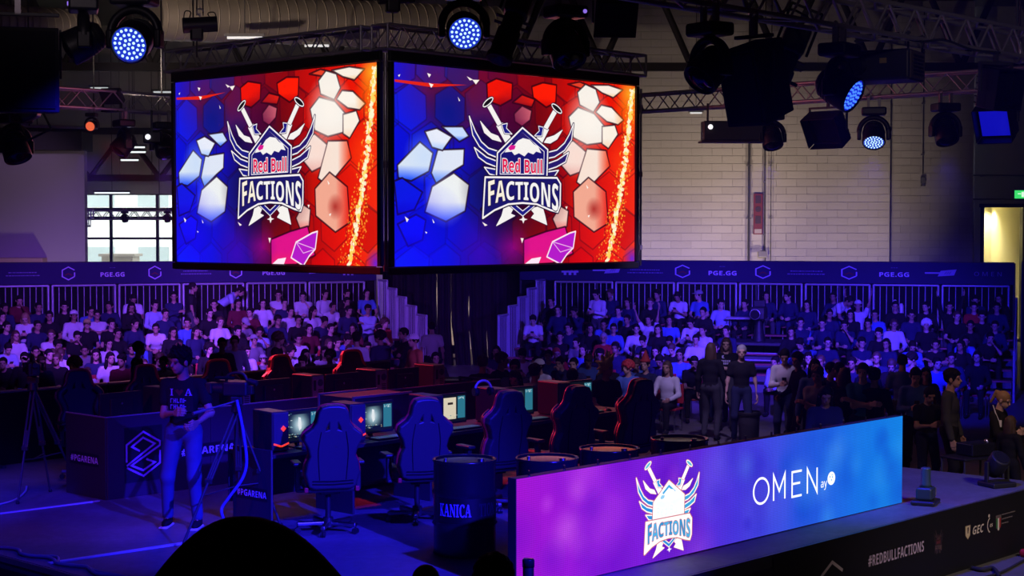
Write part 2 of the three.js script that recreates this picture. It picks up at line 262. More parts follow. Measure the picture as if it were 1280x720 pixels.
function crest(g, T, k, c) {        // crest with swords, wings, shield and banner; T maps crest points to the canvas, k is its scale
  const P = (list) => list.map(([x, y]) => T(x, y)), pg = (l, f, w = 7) => { poly(g, P(l), f, c.rim, w * k * 1.5); poly(g, P(l), f, c.line, w * k * 0.68); };
  const wings = [[[25, 140], [42, 235], [75, 292], [120, 330], [165, 348], [168, 316], [120, 300], [85, 268], [55, 215]], [[50, 297], [70, 345], [110, 375], [162, 395], [164, 366], [110, 345]], [[100, 396], [125, 430], [162, 440], [162, 408]],
    [[545, 178], [535, 260], [500, 312], [450, 345], [416, 352], [416, 322], [462, 310], [500, 275], [525, 230]], [[520, 322], [505, 370], [460, 395], [415, 410], [415, 378], [465, 360]], [[470, 412], [450, 442], [416, 448], [416, 420]]];
  wings.forEach((w, i) => pg(w, i < 3 ? c.wingA : c.wingB));
  const bar = (a, b, w, f) => { const d = [b[0] - a[0], b[1] - a[1]], L = Math.hypot(...d), n = [-d[1] / L * w, d[0] / L * w]; pg([[a[0] + n[0], a[1] + n[1]], [b[0] + n[0], b[1] + n[1]], [b[0] - n[0], b[1] - n[1]], [a[0] - n[0], a[1] - n[1]]], f, 4); };
  for (const [pm, h0, h1, bl, gA, gB] of [[[118, 70], [124, 88], [176, 182], [222, 268], [[80, 165], [100, 222], [140, 256], [184, 268], [168, 240], [132, 226], [105, 195]], [[186, 182], [214, 176], [210, 200], [238, 230], [200, 226]]], [[461, 102], [452, 116], [405, 200], [362, 286], [[489, 210], [462, 256], [428, 276], [398, 272], [412, 250], [448, 238]], [[395, 196], [370, 190], [374, 214], [348, 240], [386, 240]]]]) {
    bar(h1, bl, 17, c.blade); pg(gA, c.blade, 4); pg(gB, c.wingA, 5); bar(h0, h1, 10, c.blade);
    const e = []; for (let i = 0; i < 14; i++) { const a = i / 14 * 6.283, s = pm[0] < 290 ? -1 : 1; e.push([pm[0] + Math.cos(a) * 24 + s * Math.sin(a) * 6, pm[1] + Math.sin(a) * 19 + s * Math.cos(a) * 14]); } pg(e, c.pommel, 6);
  }
  pg([[200, 588], [246, 600], [230, 630], [252, 640], [160, 690], [186, 640]], c.blade, 4); pg([[388, 590], [330, 606], [350, 630], [334, 650], [412, 686], [402, 640]], c.blade, 4);
  pg([[212, 576], [291, 642], [368, 576], [350, 570], [291, 616], [236, 570]], c.wingA, 5);
  pg([[290, 198], [416, 308], [412, 444], [160, 442], [165, 324]], c.shield, 9);
  poly(g, P([[290, 224], [398, 318], [396, 432], [178, 430], [182, 332]]), null, c.line, 3 * k); poly(g, P([[290, 222], [345, 272], [336, 280], [290, 240], [244, 280], [236, 270]]), c.wingB);
  poly(g, P([[200, 322], [222, 290], [250, 284], [268, 262], [292, 250], [326, 258], [346, 280], [368, 292], [384, 326], [358, 318], [344, 332], [318, 322], [300, 342], [272, 326], [250, 336], [236, 318]]), c.blade); poly(g, P([[218, 300], [232, 284], [256, 288], [250, 306], [228, 312]]), c.spot);
  const box = T(290, 424), w0 = T(186, 400)[0], w1 = T(392, 404)[0], top = (x) => T(290, 358)[1], bot = (x) => box[1];
  letters(g, 'Red Bull', w0, w1, top, bot, 'bold 100px sans-serif', c.word, c.line, 5 * k, true);
  pg([[104, 446], [462, 450], [480, 480], [478, 590], [466, 622], [430, 612], [360, 582], [290, 576], [220, 582], [150, 612], [92, 652]], c.banner, 10);
  const inv0 = T(0, 0), sx = (T(100, 0)[0] - inv0[0]) / 100, xl = (x) => (x - inv0[0]) / sx;
  letters(g, 'FACTIONS', T(112, 0)[0], T(472, 0)[0], (x) => T(xl(x), 470)[1], (x) => T(xl(x), 560 + ((xl(x) - 290) / 180) ** 2 * 44)[1], 'bold 100px sans-serif', c.type, c.rim, 4 * k);
  poly(g, P([[293, 640], [300, 654], [316, 658], [300, 664], [294, 680], [288, 664], [272, 660], [287, 654]]), c.blade);
}
const hexPts = (x, y, r, a0 = Math.PI / 6) => Array.from({ length: 6 }, (_, i) => [x + r * Math.cos(a0 + i * Math.PI / 3), y + r * Math.sin(a0 + i * Math.PI / 3)]);
const cubeArt = canvas(1280, 720, (g, Wd, Hd) => {
  const H = homography([[492, 77.5], [793, 107.5], [793, 328], [492, 333.5]]), Q = (x, y) => { const [u, v] = H(x, y); return [u * Wd, v * Hd]; };
  let s = 5; const R = (a = 0, b = 1) => { s = (s * 1103515245 + 12345) & 0x7fffffff; return a + (b - a) * s / 0x7fffffff; };
  const blob = (x, y, r, col, a = 1) => { const [cx, cy0] = Q(x, y), rad = r * 4.2, k = g.createRadialGradient(cx, cy0, 0, cx, cy0, rad); k.addColorStop(0, col.replace('A', a)); k.addColorStop(1, col.replace('A', 0)); g.fillStyle = k; g.fillRect(cx - rad, cy0 - rad, rad * 2, rad * 2); };
  const base = g.createLinearGradient(0, 0, Wd, 0); [[0, '#0a12f0'], [0.2, '#0b14c8'], [0.36, '#24107c'], [0.46, '#2e083c'], [0.56, '#5c0614'], [0.72, '#b80a0c'], [0.88, '#f01a08'], [1, '#f23412']].forEach(([k, c]) => base.addColorStop(k, c)); g.fillStyle = base; g.fillRect(0, 0, Wd, Hd);
  blob(545, 100, 60, 'rgba(110,14,40,A)', 0.95); blob(590, 115, 60, 'rgba(120,8,30,A)', 0.9); blob(640, 90, 70, 'rgba(150,4,10,A)', 0.8); blob(560, 140, 30, 'rgba(12,16,90,A)', 0.8);
  // hexagon field
  for (let j = -1; j < 6; j++) for (let i = -1; i < 9; i++) { const x = i * 172 + (j % 2 ? 86 : 0) + R(-24, 24), y = j * 148 + R(-20, 20), f = x / Wd; poly(g, hexPts(x, y, R(80, 104), Math.PI / 6 + R(-0.08, 0.08)), f < 0.36 ? `rgba(${R(0, 20)},${R(10, 50)},${R(150, 255)},${R(0.15, 0.6)})` : f < 0.5 ? `rgba(60,10,70,${R(0.1, 0.35)})` : `rgba(${R(180, 255)},${R(0, 30)},${R(0, 20)},${R(0.1, 0.5)})`, 'rgba(20,0,30,0.28)', 6); }
  const facet = (pts, c0, c1, horizontal) => { const p = pts.map(([x, y]) => Q(x, y)), xs = p.map((q) => q[0]), ys = p.map((q) => q[1]), k = horizontal ? g.createLinearGradient(Math.min(...xs), 0, Math.max(...xs), 0) : g.createLinearGradient(0, Math.min(...ys), 0, Math.max(...ys)); k.addColorStop(0, c0); k.addColorStop(0.6, c0); k.addColorStop(1, c1); poly(g, p, k, 'rgba(24,0,16,0.7)', 7); };
  facet([[497, 206], [525, 177], [541, 191], [536, 214], [514, 226], [498, 222]], '#d8e4f4', '#1446ff'); facet([[539, 216], [547, 187], [580, 186], [579, 206], [566, 214], [545, 229]], '#dfe6f6', '#2f6cff'); facet([[531, 164], [546, 160], [565, 171], [553, 188], [540, 184]], '#e8ecfa', '#a0c4ff'); facet([[552, 158], [578, 158], [586, 170], [574, 177]], '#c8dcff', '#2a60ff');
  facet([[531, 265], [540, 233], [567, 216], [586, 231], [581, 264], [557, 277]], '#eef0ee', '#3058ff'); facet([[493, 226], [503, 222], [528, 240], [518, 262], [497, 268]], '#0c1ae0', '#0a0ac0'); facet([[497, 280], [520, 268], [532, 275], [528, 300], [510, 308]], '#0a14f4', '#0808b4');
  facet([[608, 104], [620, 98], [640, 104], [639, 124], [625, 132], [609, 126]], '#f01408', '#b00608'); facet([[664, 108], [678, 103], [695, 106], [694, 128], [682, 134], [666, 122]], '#ff1c06', '#c00808'); facet([[640, 128], [652, 118], [668, 124], [664, 134]], '#d81c14', '#a00c10'); facet([[642, 142], [652, 132], [664, 138], [662, 150], [652, 158], [643, 152]], '#e06a78', '#b0305c');
  facet([[709, 105], [724, 102], [738, 108], [730, 112]], '#e84028', '#d02010'); facet([[721, 115], [731, 105], [744, 111], [749, 128], [741, 140], [724, 131]], '#f6efe6', '#f0dcd0'); facet([[738, 106], [760, 106], [778, 112], [766, 122], [752, 116]], '#fbeee0', '#f6c890'); facet([[744, 140], [751, 131], [764, 134], [779, 150], [772, 156], [758, 152]], '#fdf4e8', '#f4e0cc');
  facet([[710, 146], [722, 134], [742, 142], [757, 160], [757, 178], [733, 181], [716, 172]], '#f4efe8', '#f2e4da'); facet([[752, 158], [768, 156], [772, 168], [760, 186], [752, 180]], '#fdf0e0', '#f6d0b0'); facet([[706, 176], [716, 176], [732, 190], [728, 214], [712, 220], [700, 206]], '#f4ded6', '#e8a8a0'); facet([[720, 228], [733, 186], [757, 188], [762, 208], [748, 222], [733, 238]], '#f8e2d4', '#f03818', true);
  facet([[716, 240], [735, 222], [757, 240], [760, 280], [742, 291], [717, 272]], '#f2a890', '#e81c10', true); facet([[690, 274], [700, 258], [710, 264], [708, 284], [696, 288]], '#f4c8bc', '#e87070'); facet([[654, 300], [682, 290], [706, 284], [716, 318], [690, 330], [654, 332]], '#e0148a', '#f0206c'); facet([[618, 240], [610, 268], [600, 262]], '#301050', '#200838');
  blob(742, 262, 12, 'rgba(150,0,0,A)', 0.7); blob(530, 310, 60, 'rgba(20,10,255,A)', 0.75); blob(600, 318, 40, 'rgba(60,8,190,A)', 0.8); blob(640, 310, 24, 'rgba(150,6,140,A)', 0.8); blob(790, 325, 14, 'rgba(90,30,230,A)', 0.9); blob(786, 118, 18, 'rgba(255,190,40,A)', 0.95); blob(788, 140, 26, 'rgba(255,120,10,A)', 0.9); blob(776, 205, 22, 'rgba(255,60,10,A)', 0.8);
  blob(735, 150, 34, 'rgba(255,246,236,A)', 0.9); blob(720, 196, 22, 'rgba(255,220,205,A)', 0.6); blob(556, 248, 26, 'rgba(235,242,255,A)', 0.55); blob(530, 196, 24, 'rgba(190,215,255,A)', 0.45); blob(626, 235, 52, 'rgba(18,6,44,A)', 0.9); blob(672, 238, 44, 'rgba(60,0,22,A)', 0.75); blob(640, 150, 30, 'rgba(70,4,50,A)', 0.7); blob(604, 172, 22, 'rgba(16,6,60,A)', 0.8);
  poly(g, [[494, 99], [540, 104], [584, 106], [540, 109], [494, 102]].map(([x, y]) => Q(x, y)), 'rgba(255,40,10,0.85)');
  for (const [x, y, w] of [[583, 97, 8], [590, 102, 9], [536, 106, 6], [534, 92, 5], [506, 273, 5], [540, 276, 3], [531, 290, 3], [498, 93, 3], [572, 123, 3], [602, 280, 7], [650, 300, 4], [706, 258, 3], [732, 232, 3], [734, 270, 3]]) poly(g, [[x, y + R(-3, 1)], [x + w, y + R(-3, 3)], [x + w * 0.5, y + R(2, 5)]].map(([a, b]) => Q(a, b)), '#fff4ea');
  poly(g, [[683, 322], [690, 303], [712, 292], [719, 290], [716, 311], [708, 319], [700, 331]].map(([x, y]) => Q(x, y)), '#b41cc8', '#ffe8f4', 6); poly(g, [[655, 331], [664, 324], [676, 322], [672, 332]].map(([x, y]) => Q(x, y)), '#ffe6f6'); poly(g, [[690, 303], [700, 316], [716, 311]].map(([x, y]) => Q(x, y)), null, '#f8c8f0', 3);
  // ember trail
  const trail = [[790, 112], [785, 160], [780, 210], [772, 258], [767, 290], [758, 330]];
  for (let i = 0; i < 900; i++) { const t = R() * 4.999, k = Math.floor(t), f = t - k, sp = R() ** 2 * (4 + t * 2.2) * (R() < 0.5 ? -1 : 1), x = trail[k][0] + (trail[k + 1][0] - trail[k][0]) * f + sp, y = trail[k][1] + (trail[k + 1][1] - trail[k][1]) * f, near = Math.abs(sp) < 3; const [a, b] = Q(x, y); g.fillStyle = near ? (R() < 0.6 ? '#fff8d0' : '#ffd860') : R() < 0.5 ? '#ffb030' : '#ff6a18'; g.globalAlpha = near ? 0.9 : 0.75; g.beginPath(); g.arc(a, b, R(1.5, near ? 9 : 5), 0, 7); g.fill(); } g.globalAlpha = 1;
  crest(g, (x, y) => Q(580 + x / 4, 110 + y / 4), 1.06, { rim: '#1a0c34', line: '#fbf6f4', wingA: '#1c1c84', wingB: '#281a6c', blade: '#f6f2ee', pommel: '#141018', shield: '#1a1470', spot: '#d81890', word: '#e0144e', banner: '#1a1668', type: (i) => (i < 2 ? '#f8f0dc' : '#f6f4f2') });
});
const ribbonArt = canvas(2048, 332, (g, Wd, Hd) => {
  const H = homography([[645, 594], [1130, 517], [1128, 629], [645, 745]]), Q = (x, y) => { const [u, v] = H(x, y); return [u * Wd, v * Hd]; };
  const k = g.createLinearGradient(0, 0, Wd, 0); [[0, '#a414c4'], [0.2, '#8c1ad2'], [0.34, '#6a22d4'], [0.48, '#4a34dc'], [0.62, '#3a50e0'], [0.74, '#2262e2'], [0.86, '#0c72e2'], [1, '#0a84e4']].forEach(([a, c]) => k.addColorStop(a, c)); g.fillStyle = k; g.fillRect(0, 0, Wd, Hd);
  let s = 9; const R = (a = 0, b = 1) => { s = (s * 1103515245 + 12345) & 0x7fffffff; return a + (b - a) * s / 0x7fffffff; };
  const puff = (cx, cy0, r, col) => { const q = g.createRadialGradient(cx, cy0, 0, cx, cy0, r); q.addColorStop(0, `rgba(${col},0.16)`); q.addColorStop(1, `rgba(${col},0)`); g.fillStyle = q; g.fillRect(cx - r, cy0 - r, 2 * r, 2 * r); };
  for (let i = 0; i < 150; i++) { const x = R(0, Wd), f = x / Wd; puff(x, R(0, Hd), R(30, 130), f < 0.4 ? (R() < 0.5 ? '208,90,230' : '90,10,180') : f < 0.62 ? (R() < 0.5 ? '110,110,240' : '40,30,190') : R() < 0.5 ? '60,160,240' : '0,70,200'); }
  for (const [x, y, r] of [[712, 655, 60], [722, 610, 46], [705, 668, 70], [1050, 560, 70], [1030, 610, 60], [1000, 590, 60], [935, 580, 60]]) { const [a, b] = Q(x, y); puff(a, b, r, x < 800 ? '240,150,240' : '120,190,250'); puff(a, b, r * 1.4, x < 800 ? '220,120,235' : '90,170,245'); }
  g.fillStyle = 'rgba(20,0,60,0.16)'; for (let x = 0; x < Wd; x += 6) g.fillRect(x, 0, 2, Hd); for (let y = 0; y < Hd; y += 6) g.fillRect(0, y, Wd, 2);
  const c0 = Q(797, 640), c1 = Q(876, 625), ym = Q(836, 632)[1], sc = (c1[0] - c0[0]) / 520, cx = (c0[0] + c1[0]) / 2;
  crest(g, (x, y) => [cx + (x - 288) * sc, ym + (y - 370) * sc * 0.8], sc * 1.3, { rim: '#c06a70', line: '#fff8f4', wingA: '#2a86c8', wingB: '#3a9ad0', blade: '#fffaf4', pommel: '#5cb0c8', shield: '#e8f2fa', spot: '#8cc4e4', word: '#dfeaf6', banner: '#f4f4fa', type: (i) => (i % 2 ? '#4aa8d8' : '#2c8cc4') });
  const yB = Q(985, 622)[1], yT = Q(985, 590)[1]; g.strokeStyle = '#ffffff'; g.lineWidth = 8; g.lineCap = 'butt'; g.lineJoin = 'miter';
  const X = (x) => Q(x, 605)[0];
  g.beginPath(); g.ellipse((X(944) + X(963)) / 2, (yB + yT) / 2, (X(963) - X(944)) / 2, (yB - yT) / 2, 0, 0, 7); g.stroke();
  const path = (pts) => { g.beginPath(); pts.forEach(([x, y], i) => (i ? g.lineTo(X(x), yB + (yT - yB) * y) : g.moveTo(X(x), yB + (yT - yB) * y))); g.stroke(); };
  path([[969, 0], [969, 1], [976, 0.35], [983, 1], [983, 0]]); path([[1004, 0], [992, 0], [992, 1], [1004, 1]]); path([[992, 0.52], [1002, 0.52]]); path([[1011, 0], [1011, 1], [1023, 0], [1023, 1]]);
  g.fillStyle = '#fff'; g.font = '40px sans-serif'; g.fillText('ay', X(1027.5), yB - (yB - yT) * 0.12);
  const mid = Q(1041, 594); g.beginPath(); g.arc(mid[0], mid[1] + 8, 24, 0, 7); g.fill(); g.fillStyle = '#2a8ae4'; for (const [a, b, r] of [[-8, -6, 3], [7, -4, 3], [0, 6, 3], [4, -12, 2.5]]) { g.beginPath(); g.arc(mid[0] + a, mid[1] + 8 + b, r, 0, 7); g.fill(); }
});
const PALE = '#a79fc0';
function hexMark(g, x, y, r, col, lw, accent) { g.strokeStyle = col; g.lineWidth = lw; const p = hexPts(x, y, r, Math.PI / 6); g.lineJoin = 'miter'; g.beginPath(); g.moveTo(...p[0]); g.lineTo(p[0][0] * 0.35 + p[5][0] * 0.65, p[0][1] * 0.35 + p[5][1] * 0.65); g.moveTo(...p[5]); g.lineTo(...p[4]); g.lineTo(...p[3]); g.lineTo(...p[2]); g.lineTo(...p[1]); g.lineTo(...p[0]); g.stroke(); if (accent) { g.strokeStyle = accent; g.beginPath(); g.moveTo(x - r * 0.5, y + r * 0.3); g.lineTo(x, y + r * 0.02); g.lineTo(x + r * 0.5, y + r * 0.32); g.stroke(); } }
function smallPrint(g, x, y, w, col) { g.fillStyle = col; let s = Math.round(x) + 3; for (let r = 0; r < 2; r++) for (let a = -w / 2 + (r ? 0 : 12); a < w / 2 - (r ? 0 : 12);) { s = (s * 16807) % 2147483647; const l = 4 + (s % 9); g.fillRect(x + a, y - 9 + r * 16, l, 5); a += l + 3; } }
function bannerArt(items, x0, x1) {
  return canvas(2048, 112, (g, Wd, Hd) => {
    g.fillStyle = '#221a4e'; g.fillRect(0, 0, Wd, Hd); const X = (p) => (p - x0) / (x1 - x0) * Wd; g.textAlign = 'center';
    for (const [kind, px] of items) {
      const x = X(px);
      if (kind === 'h') hexMark(g, x, 56, 34, '#cfc6ea', 6, '#7a2030'); if (kind === 't') smallPrint(g, x, 56, 150, '#8c84b4');
      if (kind === 'p') { g.fillStyle = '#e4def6'; g.font = 'bold 34px sans-serif'; g.fillText('PGE.GG', x, 76); smallPrint(g, x, 34, 50, '#5a5484'); g.fillStyle = '#221a4e'; g.fillRect(x - 40, 38, 80, 10); }
      if (kind === 'a') { g.fillStyle = '#b0a8d4'; g.fillRect(x - 62, 50, 66, 8); poly(g, [[x, 42], [x + 62, 34], [x + 52, 66], [x - 12, 72]], '#a89fd0'); g.fillStyle = '#5c5488'; g.font = 'italic bold 20px sans-serif'; g.fillText('///', x + 26, 60); }
      if (kind === 'c') { g.fillStyle = '#b8aedc'; for (const [a, b, w, h] of [[-34, 38, 68, 18], [-38, 58, 76, 10], [-28, 68, 12, 14], [-6, 68, 12, 14], [16, 68, 12, 14]]) g.fillRect(x + a, b, w, h); g.fillStyle = '#221a4e'; for (const a of [-20, -4, 12]) g.fillRect(x + a, 44, 6, 14); }
      if (kind === 'o') { g.fillStyle = '#7c74a8'; g.font = '30px sans-serif'; g.fillText('O M E N', x, 68); }
    }
  });
}
const fasciaArt = canvas(2048, 281, (g, Wd, Hd) => {
  const H = homography([[960, 692], [1280, 612], [1280, 687], [960, 788]]), X = (px, py) => { const [u, v] = H(px, py); return [u * Wd, v * Hd]; };
  g.fillStyle = '#0c0b10'; g.fillRect(0, 0, Wd, Hd); hexMark(g, X(1036, 716)[0], 176, 88, '#c8b8bc', 13, '#4c1c24'); g.translate(0, 30);
  g.textAlign = 'left'; g.fillStyle = '#c9b4d2'; { const a = X(1082, 703), b = X(1153, 683); g.font = 'bold 58px sans-serif'; const w = g.measureText('#REDBULLFACTIONS').width; g.save(); g.translate(a[0], 118); g.scale((b[0] - a[0]) / w, 1.05); g.fillText('#REDBULLFACTIONS', 0, 0); g.restore(); }
  { const c = X(1171, 672), k = 0.19; crest(g, (x, y) => [c[0] + (x - 288) * k * 0.8, 94 + (y - 370) * k * 0.9], 0.16, { rim: '#1c1216', line: '#5c4650', wingA: '#1c1420', wingB: '#1c1420', blade: '#4a383e', pommel: '#181014', shield: '#3c1018', spot: '#6a1c28', word: '#7c2028', banner: '#2c1820', type: '#7c6468' }); }
  { const [x] = X(1208, 670); poly(g, [[x - 24, 62], [x + 22, 62], [x + 20, 106], [x, 122], [x - 22, 104]], '#d8c6a4', '#8c7a60', 3); poly(g, [[x - 6, 70], [x + 8, 70], [x + 4, 96], [x - 4, 96]], '#4a3a2c'); }
  { const a = X(1213, 670), b = X(1227, 666); g.fillStyle = '#e4d6c6'; g.font = 'italic bold 50px sans-serif'; const w = g.measureText('GEC').width; g.save(); g.translate(a[0], 108); g.scale((b[0] - a[0]) / w, 1); g.fillText('GEC', 0, 0); g.restore(); }
  { const [x] = X(1234, 664); g.strokeStyle = '#e2d4c4'; g.lineWidth = 7; g.beginPath(); g.arc(x + 22, 86, 34, 1.9, 4.3); g.stroke(); g.beginPath(); g.fillStyle = '#e2d4c4'; g.arc(x + 2, 44, 8, 0, 7); g.fill(); g.font = 'italic bold 26px sans-serif'; g.fillText('esl'.slice(0, 2), x + 8, 96); }
  { const [x] = X(1246, 662); poly(g, [[x - 26, 52], [x + 26, 52], [x + 24, 104], [x, 126], [x - 24, 104]], '#6a5c60'); [['#2c7a3c', -22], ['#e8e0d4', -7], ['#b02a24', 8]].forEach(([c, a]) => { g.fillStyle = c; g.fillRect(x + a, 66, 14, a === -7 ? 54 : 44); }); g.fillStyle = '#8c8280'; for (const [y, w] of [[52, 130], [72, 100], [92, 60]]) for (let q = 0; q < w; q += 13) g.fillRect(x + 34 + q, y, 9, 5); }
  hexMark(g, X(1286, 650)[0], 96, 62, '#d2c2a4', 10);
});
const arenaText = canvas(512, 128, (g) => { g.fillStyle = '#121020'; g.fillRect(0, 0, 512, 128); g.fillStyle = '#d8d2f2'; g.font = 'bold 92px sans-serif'; g.textAlign = 'center'; g.save(); g.translate(256, 98); g.scale(490 / g.measureText('#PGARENA').width, 1); g.fillText('#PGARENA', 0, 0); g.restore(); });
const arenaMark = canvas(512, 640, (g) => {
  g.fillStyle = '#1a1424'; g.fillRect(0, 0, 512, 640); g.strokeStyle = '#c88fd2'; g.lineWidth = 24; g.lineJoin = 'miter';
  const L = (p) => { g.beginPath(); p.forEach(([x, y], i) => (i ? g.lineTo(x, y) : g.moveTo(x, y))); g.stroke(); };
  L([[30, 400], [30, 200], [256, 64], [482, 196], [482, 250]]); L([[482, 300], [482, 446], [256, 578], [34, 462]]); L([[209, 283], [102, 226], [252, 132], [410, 216], [30, 440]]); L([[295, 385], [410, 434], [252, 512], [93, 440], [482, 241]]);
});
const gameArt = (bright) => canvas(256, 144, (g) => {
  g.fillStyle = '#0b1216'; g.fillRect(0, 0, 256, 144); let s = 21 + bright; const R = (a, b) => { s = (s * 1103515245 + 12345) & 0x7fffffff; return a + (b - a) * s / 0x7fffffff; };
  g.fillStyle = '#2e7c92'; g.fillRect(192, 10, 58, 118);
  if (bright === 1) { g.fillStyle = '#e8dcc0'; g.fillRect(84, 14, 96, 116); g.fillStyle = '#33281e'; g.fillRect(116, 40, 40, 12); } else { const k = g.createRadialGradient(120, 66, 4, 120, 66, 70); k.addColorStop(0, '#eaf4f6'); k.addColorStop(0.4, '#8fb0b8'); k.addColorStop(1, '#16262c'); g.fillStyle = k; g.fillRect(50, 16, 136, 100); g.fillStyle = '#dce8ea'; poly(g, [[112, 30], [128, 34], [132, 86], [118, 98], [110, 70]], '#f4fbfc'); }
  for (let i = 0; i < 70; i++) { g.fillStyle = ['#cfe0e2', '#8fb6bc', '#e8d8a0', '#4c8a96'][Math.floor(R(0, 4))]; const y = [12, 44, 74, 112, 122][Math.floor(R(0, 5))] + R(-3, 3); g.fillRect(R(4, y > 100 ? 180 : 66), y, R(3, 12), R(2, 4)); }
  for (let i = 0; i < 16; i++) { g.fillStyle = '#c8e2e6'; g.fillRect(194 + R(0, 44), 12 + R(0, 14), R(3, 10), 3); }
});
const kegText = canvas(1024, 256, (g) => { g.fillStyle = '#0b0b0f'; g.fillRect(0, 0, 1024, 256); g.font = 'bold 150px serif'; g.fillStyle = '#8f88e0'; g.save(); g.translate(40, 190); g.scale(0.74, 1.25); g.fillText('KANICA', 0, 0); g.restore(); g.fillStyle = '#1c1a2a'; g.save(); g.translate(600, 190); g.scale(0.74, 1.25); g.fillText('TION', 0, 0); g.restore(); });
const teeArt = canvas(256, 256, (g) => { g.clearRect(0, 0, 256, 256); g.fillStyle = '#0c0c10'; g.fillRect(0, 0, 256, 256); g.fillStyle = '#a9a4d8'; g.font = 'bold 96px serif'; g.fillText('I', 22, 92); g.fillText('A', 176, 92); g.fillStyle = '#5c1420'; poly(g, [[76, 40], [104, 26], [124, 44], [146, 26], [166, 44], [122, 96]], '#5c1420'); g.fillStyle = '#8a86c0'; for (let r = 0; r < 2; r++) for (let i = 0; i < 5; i++) { g.fillRect(26 + i * 34, 120 + r * 62, 8, 46); g.fillRect(26 + i * 34, 120 + r * 62 + (i % 3) * 18, 26, 9); if (i % 2) g.fillRect(44 + i * 34, 120 + r * 62, 8, 46); } });
const girlTee = canvas(128, 128, (g) => { g.fillStyle = '#0a0a0e'; g.fillRect(0, 0, 128, 128); g.fillStyle = '#cfc8f0'; poly(g, [[20, 8], [44, 4], [36, 30], [56, 40], [30, 44], [16, 34]], '#cfc8f0'); for (let r = 0; r < 2; r++) for (let i = 0; i < 5; i++) g.fillRect(12 + i * 22, 62 + r * 30, 17, 22); });
// ---------------------------------------------------------------- stage
const carpetTex = noiseTex(256, 0.7, 1, [5, 30, 128, 256], 5); carpetTex.repeat.set(6, 6);
const SU0 = -2, SU1 = 8.6, SV0 = -0.53, SV1 = 10.2;
structure('stage_floor', bx(SU1 - SU0, 0.12, SV1 - SV0), mat([0.2, 0.2, 0.22], 0.62, 0, { map: carpetTex }), S((SU0 + SU1) / 2, (SV0 + SV1) / 2, DECK - 0.06), TURN);
{
  const t = thing('stage_skirt', 'black printed skirt along the front edge of the stage', 'stage skirt', S(SU0, SV0, 0), TURN), blk = mat([0.014, 0.013, 0.016], 0.6);
  part('panel', bx(4.8, 0.58, 0.04, 2.4, 0.29, 0.02), blk, t); part('panel', bx(SU1 - SU0 - 4.8, 0.58, 0.04, 4.8 + (SU1 - SU0 - 4.8) / 2, 0.29, 0.02), blk, t);
  part('edge_trim', bx(SU1 - SU0, 0.13, 0.03, (SU1 - SU0) / 2, 0.634, 0.02), mat([0.05, 0.05, 0.055], 0.5), t);
  const u0 = 2.86 - SU0, L = 7.97 - 2.86; part('print', new THREE.PlaneGeometry(L, 0.7).translate(u0 + L / 2, 0.35, 0.043), mat([1, 1, 1], 0.6, 0, { map: texOf(fasciaArt) }), t);
  const side = thing('stage_skirt', 'plain black skirt closing the open end of the stage', 'stage skirt', S(SU0, SV0, 0), TURN); part('panel', bx(0.04, 0.58, SV1 - SV0, 0, 0.29, -(SV1 - SV0) / 2), blk, side); part('edge_trim', bx(0.03, 0.05, SV1 - SV0, -0.005, 0.67, -(SV1 - SV0) / 2), M.alu, side);
  const s2 = thing('stage_skirt', 'plain black skirt on the far end of the stage toward the crowd', 'stage skirt', S(SU1, SV0, 0), TURN); part('panel', bx(0.04, 0.58, SV1 - SV0, 0, 0.29, -(SV1 - SV0) / 2), blk, s2);
}
function strip(a, b, w, h, material, label, name = 'floor_tape', cat = 'tape') { const L = Math.hypot(b[0] - a[0], b[1] - a[1]), c = S((a[0] + b[0]) / 2, (a[1] + b[1]) / 2, DECK + h / 2), m = single(name, rb(L, h, w, 0.003), material, label, cat, c, TURN + Math.atan2(b[1] - a[1], b[0] - a[0])); return m; }
const tapeMat = mat([0.6, 0.6, 0.75], 0.5);
strip([-1.95, 6.62], [0.26, 6.5], 0.05, 0.012, tapeMat, 'pale tape line on the stage floor running to the hexagon-logo desk');
strip([-1.92, 3.92], [-0.1, 3.78], 0.06, 0.014, tapeMat, 'pale tape line on the stage floor near the open stage edge');
{ const pts = []; for (let i = 0; i <= 22; i++) pts.push(S(-1.86 + Math.sin(i * 1.7) * 0.05, 5.4 - i * 0.16, DECK + 0.02)); single('cable_bundle', merged([tubeGeo(pts, 0.018, 60), tubeGeo(pts.map((p, i) => p.clone().add(V3(Math.sin(i) * 0.04 + 0.03, 0, Math.cos(i * 2) * 0.03))), 0.014, 60)]), mat([0.25, 0.25, 0.3], 0.4), 'loose cables lying along the open edge of the stage', 'cable'); }
single('floor_cable', tubeGeo([onY(388, 694, DECK + 0.012), onY(402, 700, DECK + 0.012), onY(411, 706, DECK + 0.012), onY(414, 714, DECK + 0.012), onY(408, 724, DECK + 0.012), onY(395, 740, DECK + 0.012)], 0.011, 40), mat([0.7, 0.7, 0.8], 0.4), 'pale curved cable on the floor beside the first gaming chair', 'cable');
single('floor_cable', tubeGeo([S(-1.7, 7.2, DECK + 0.012), S(-1.1, 7.0, DECK + 0.012), S(-0.5, 7.1, DECK + 0.012), S(0, 7.6, DECK + 0.012), S(0.2, 7.9, DECK + 0.02)], 0.012, 40), mat([0.5, 0.5, 0.6], 0.4), 'thin cable curving under the tripod by the end of the logo desk', 'cable');

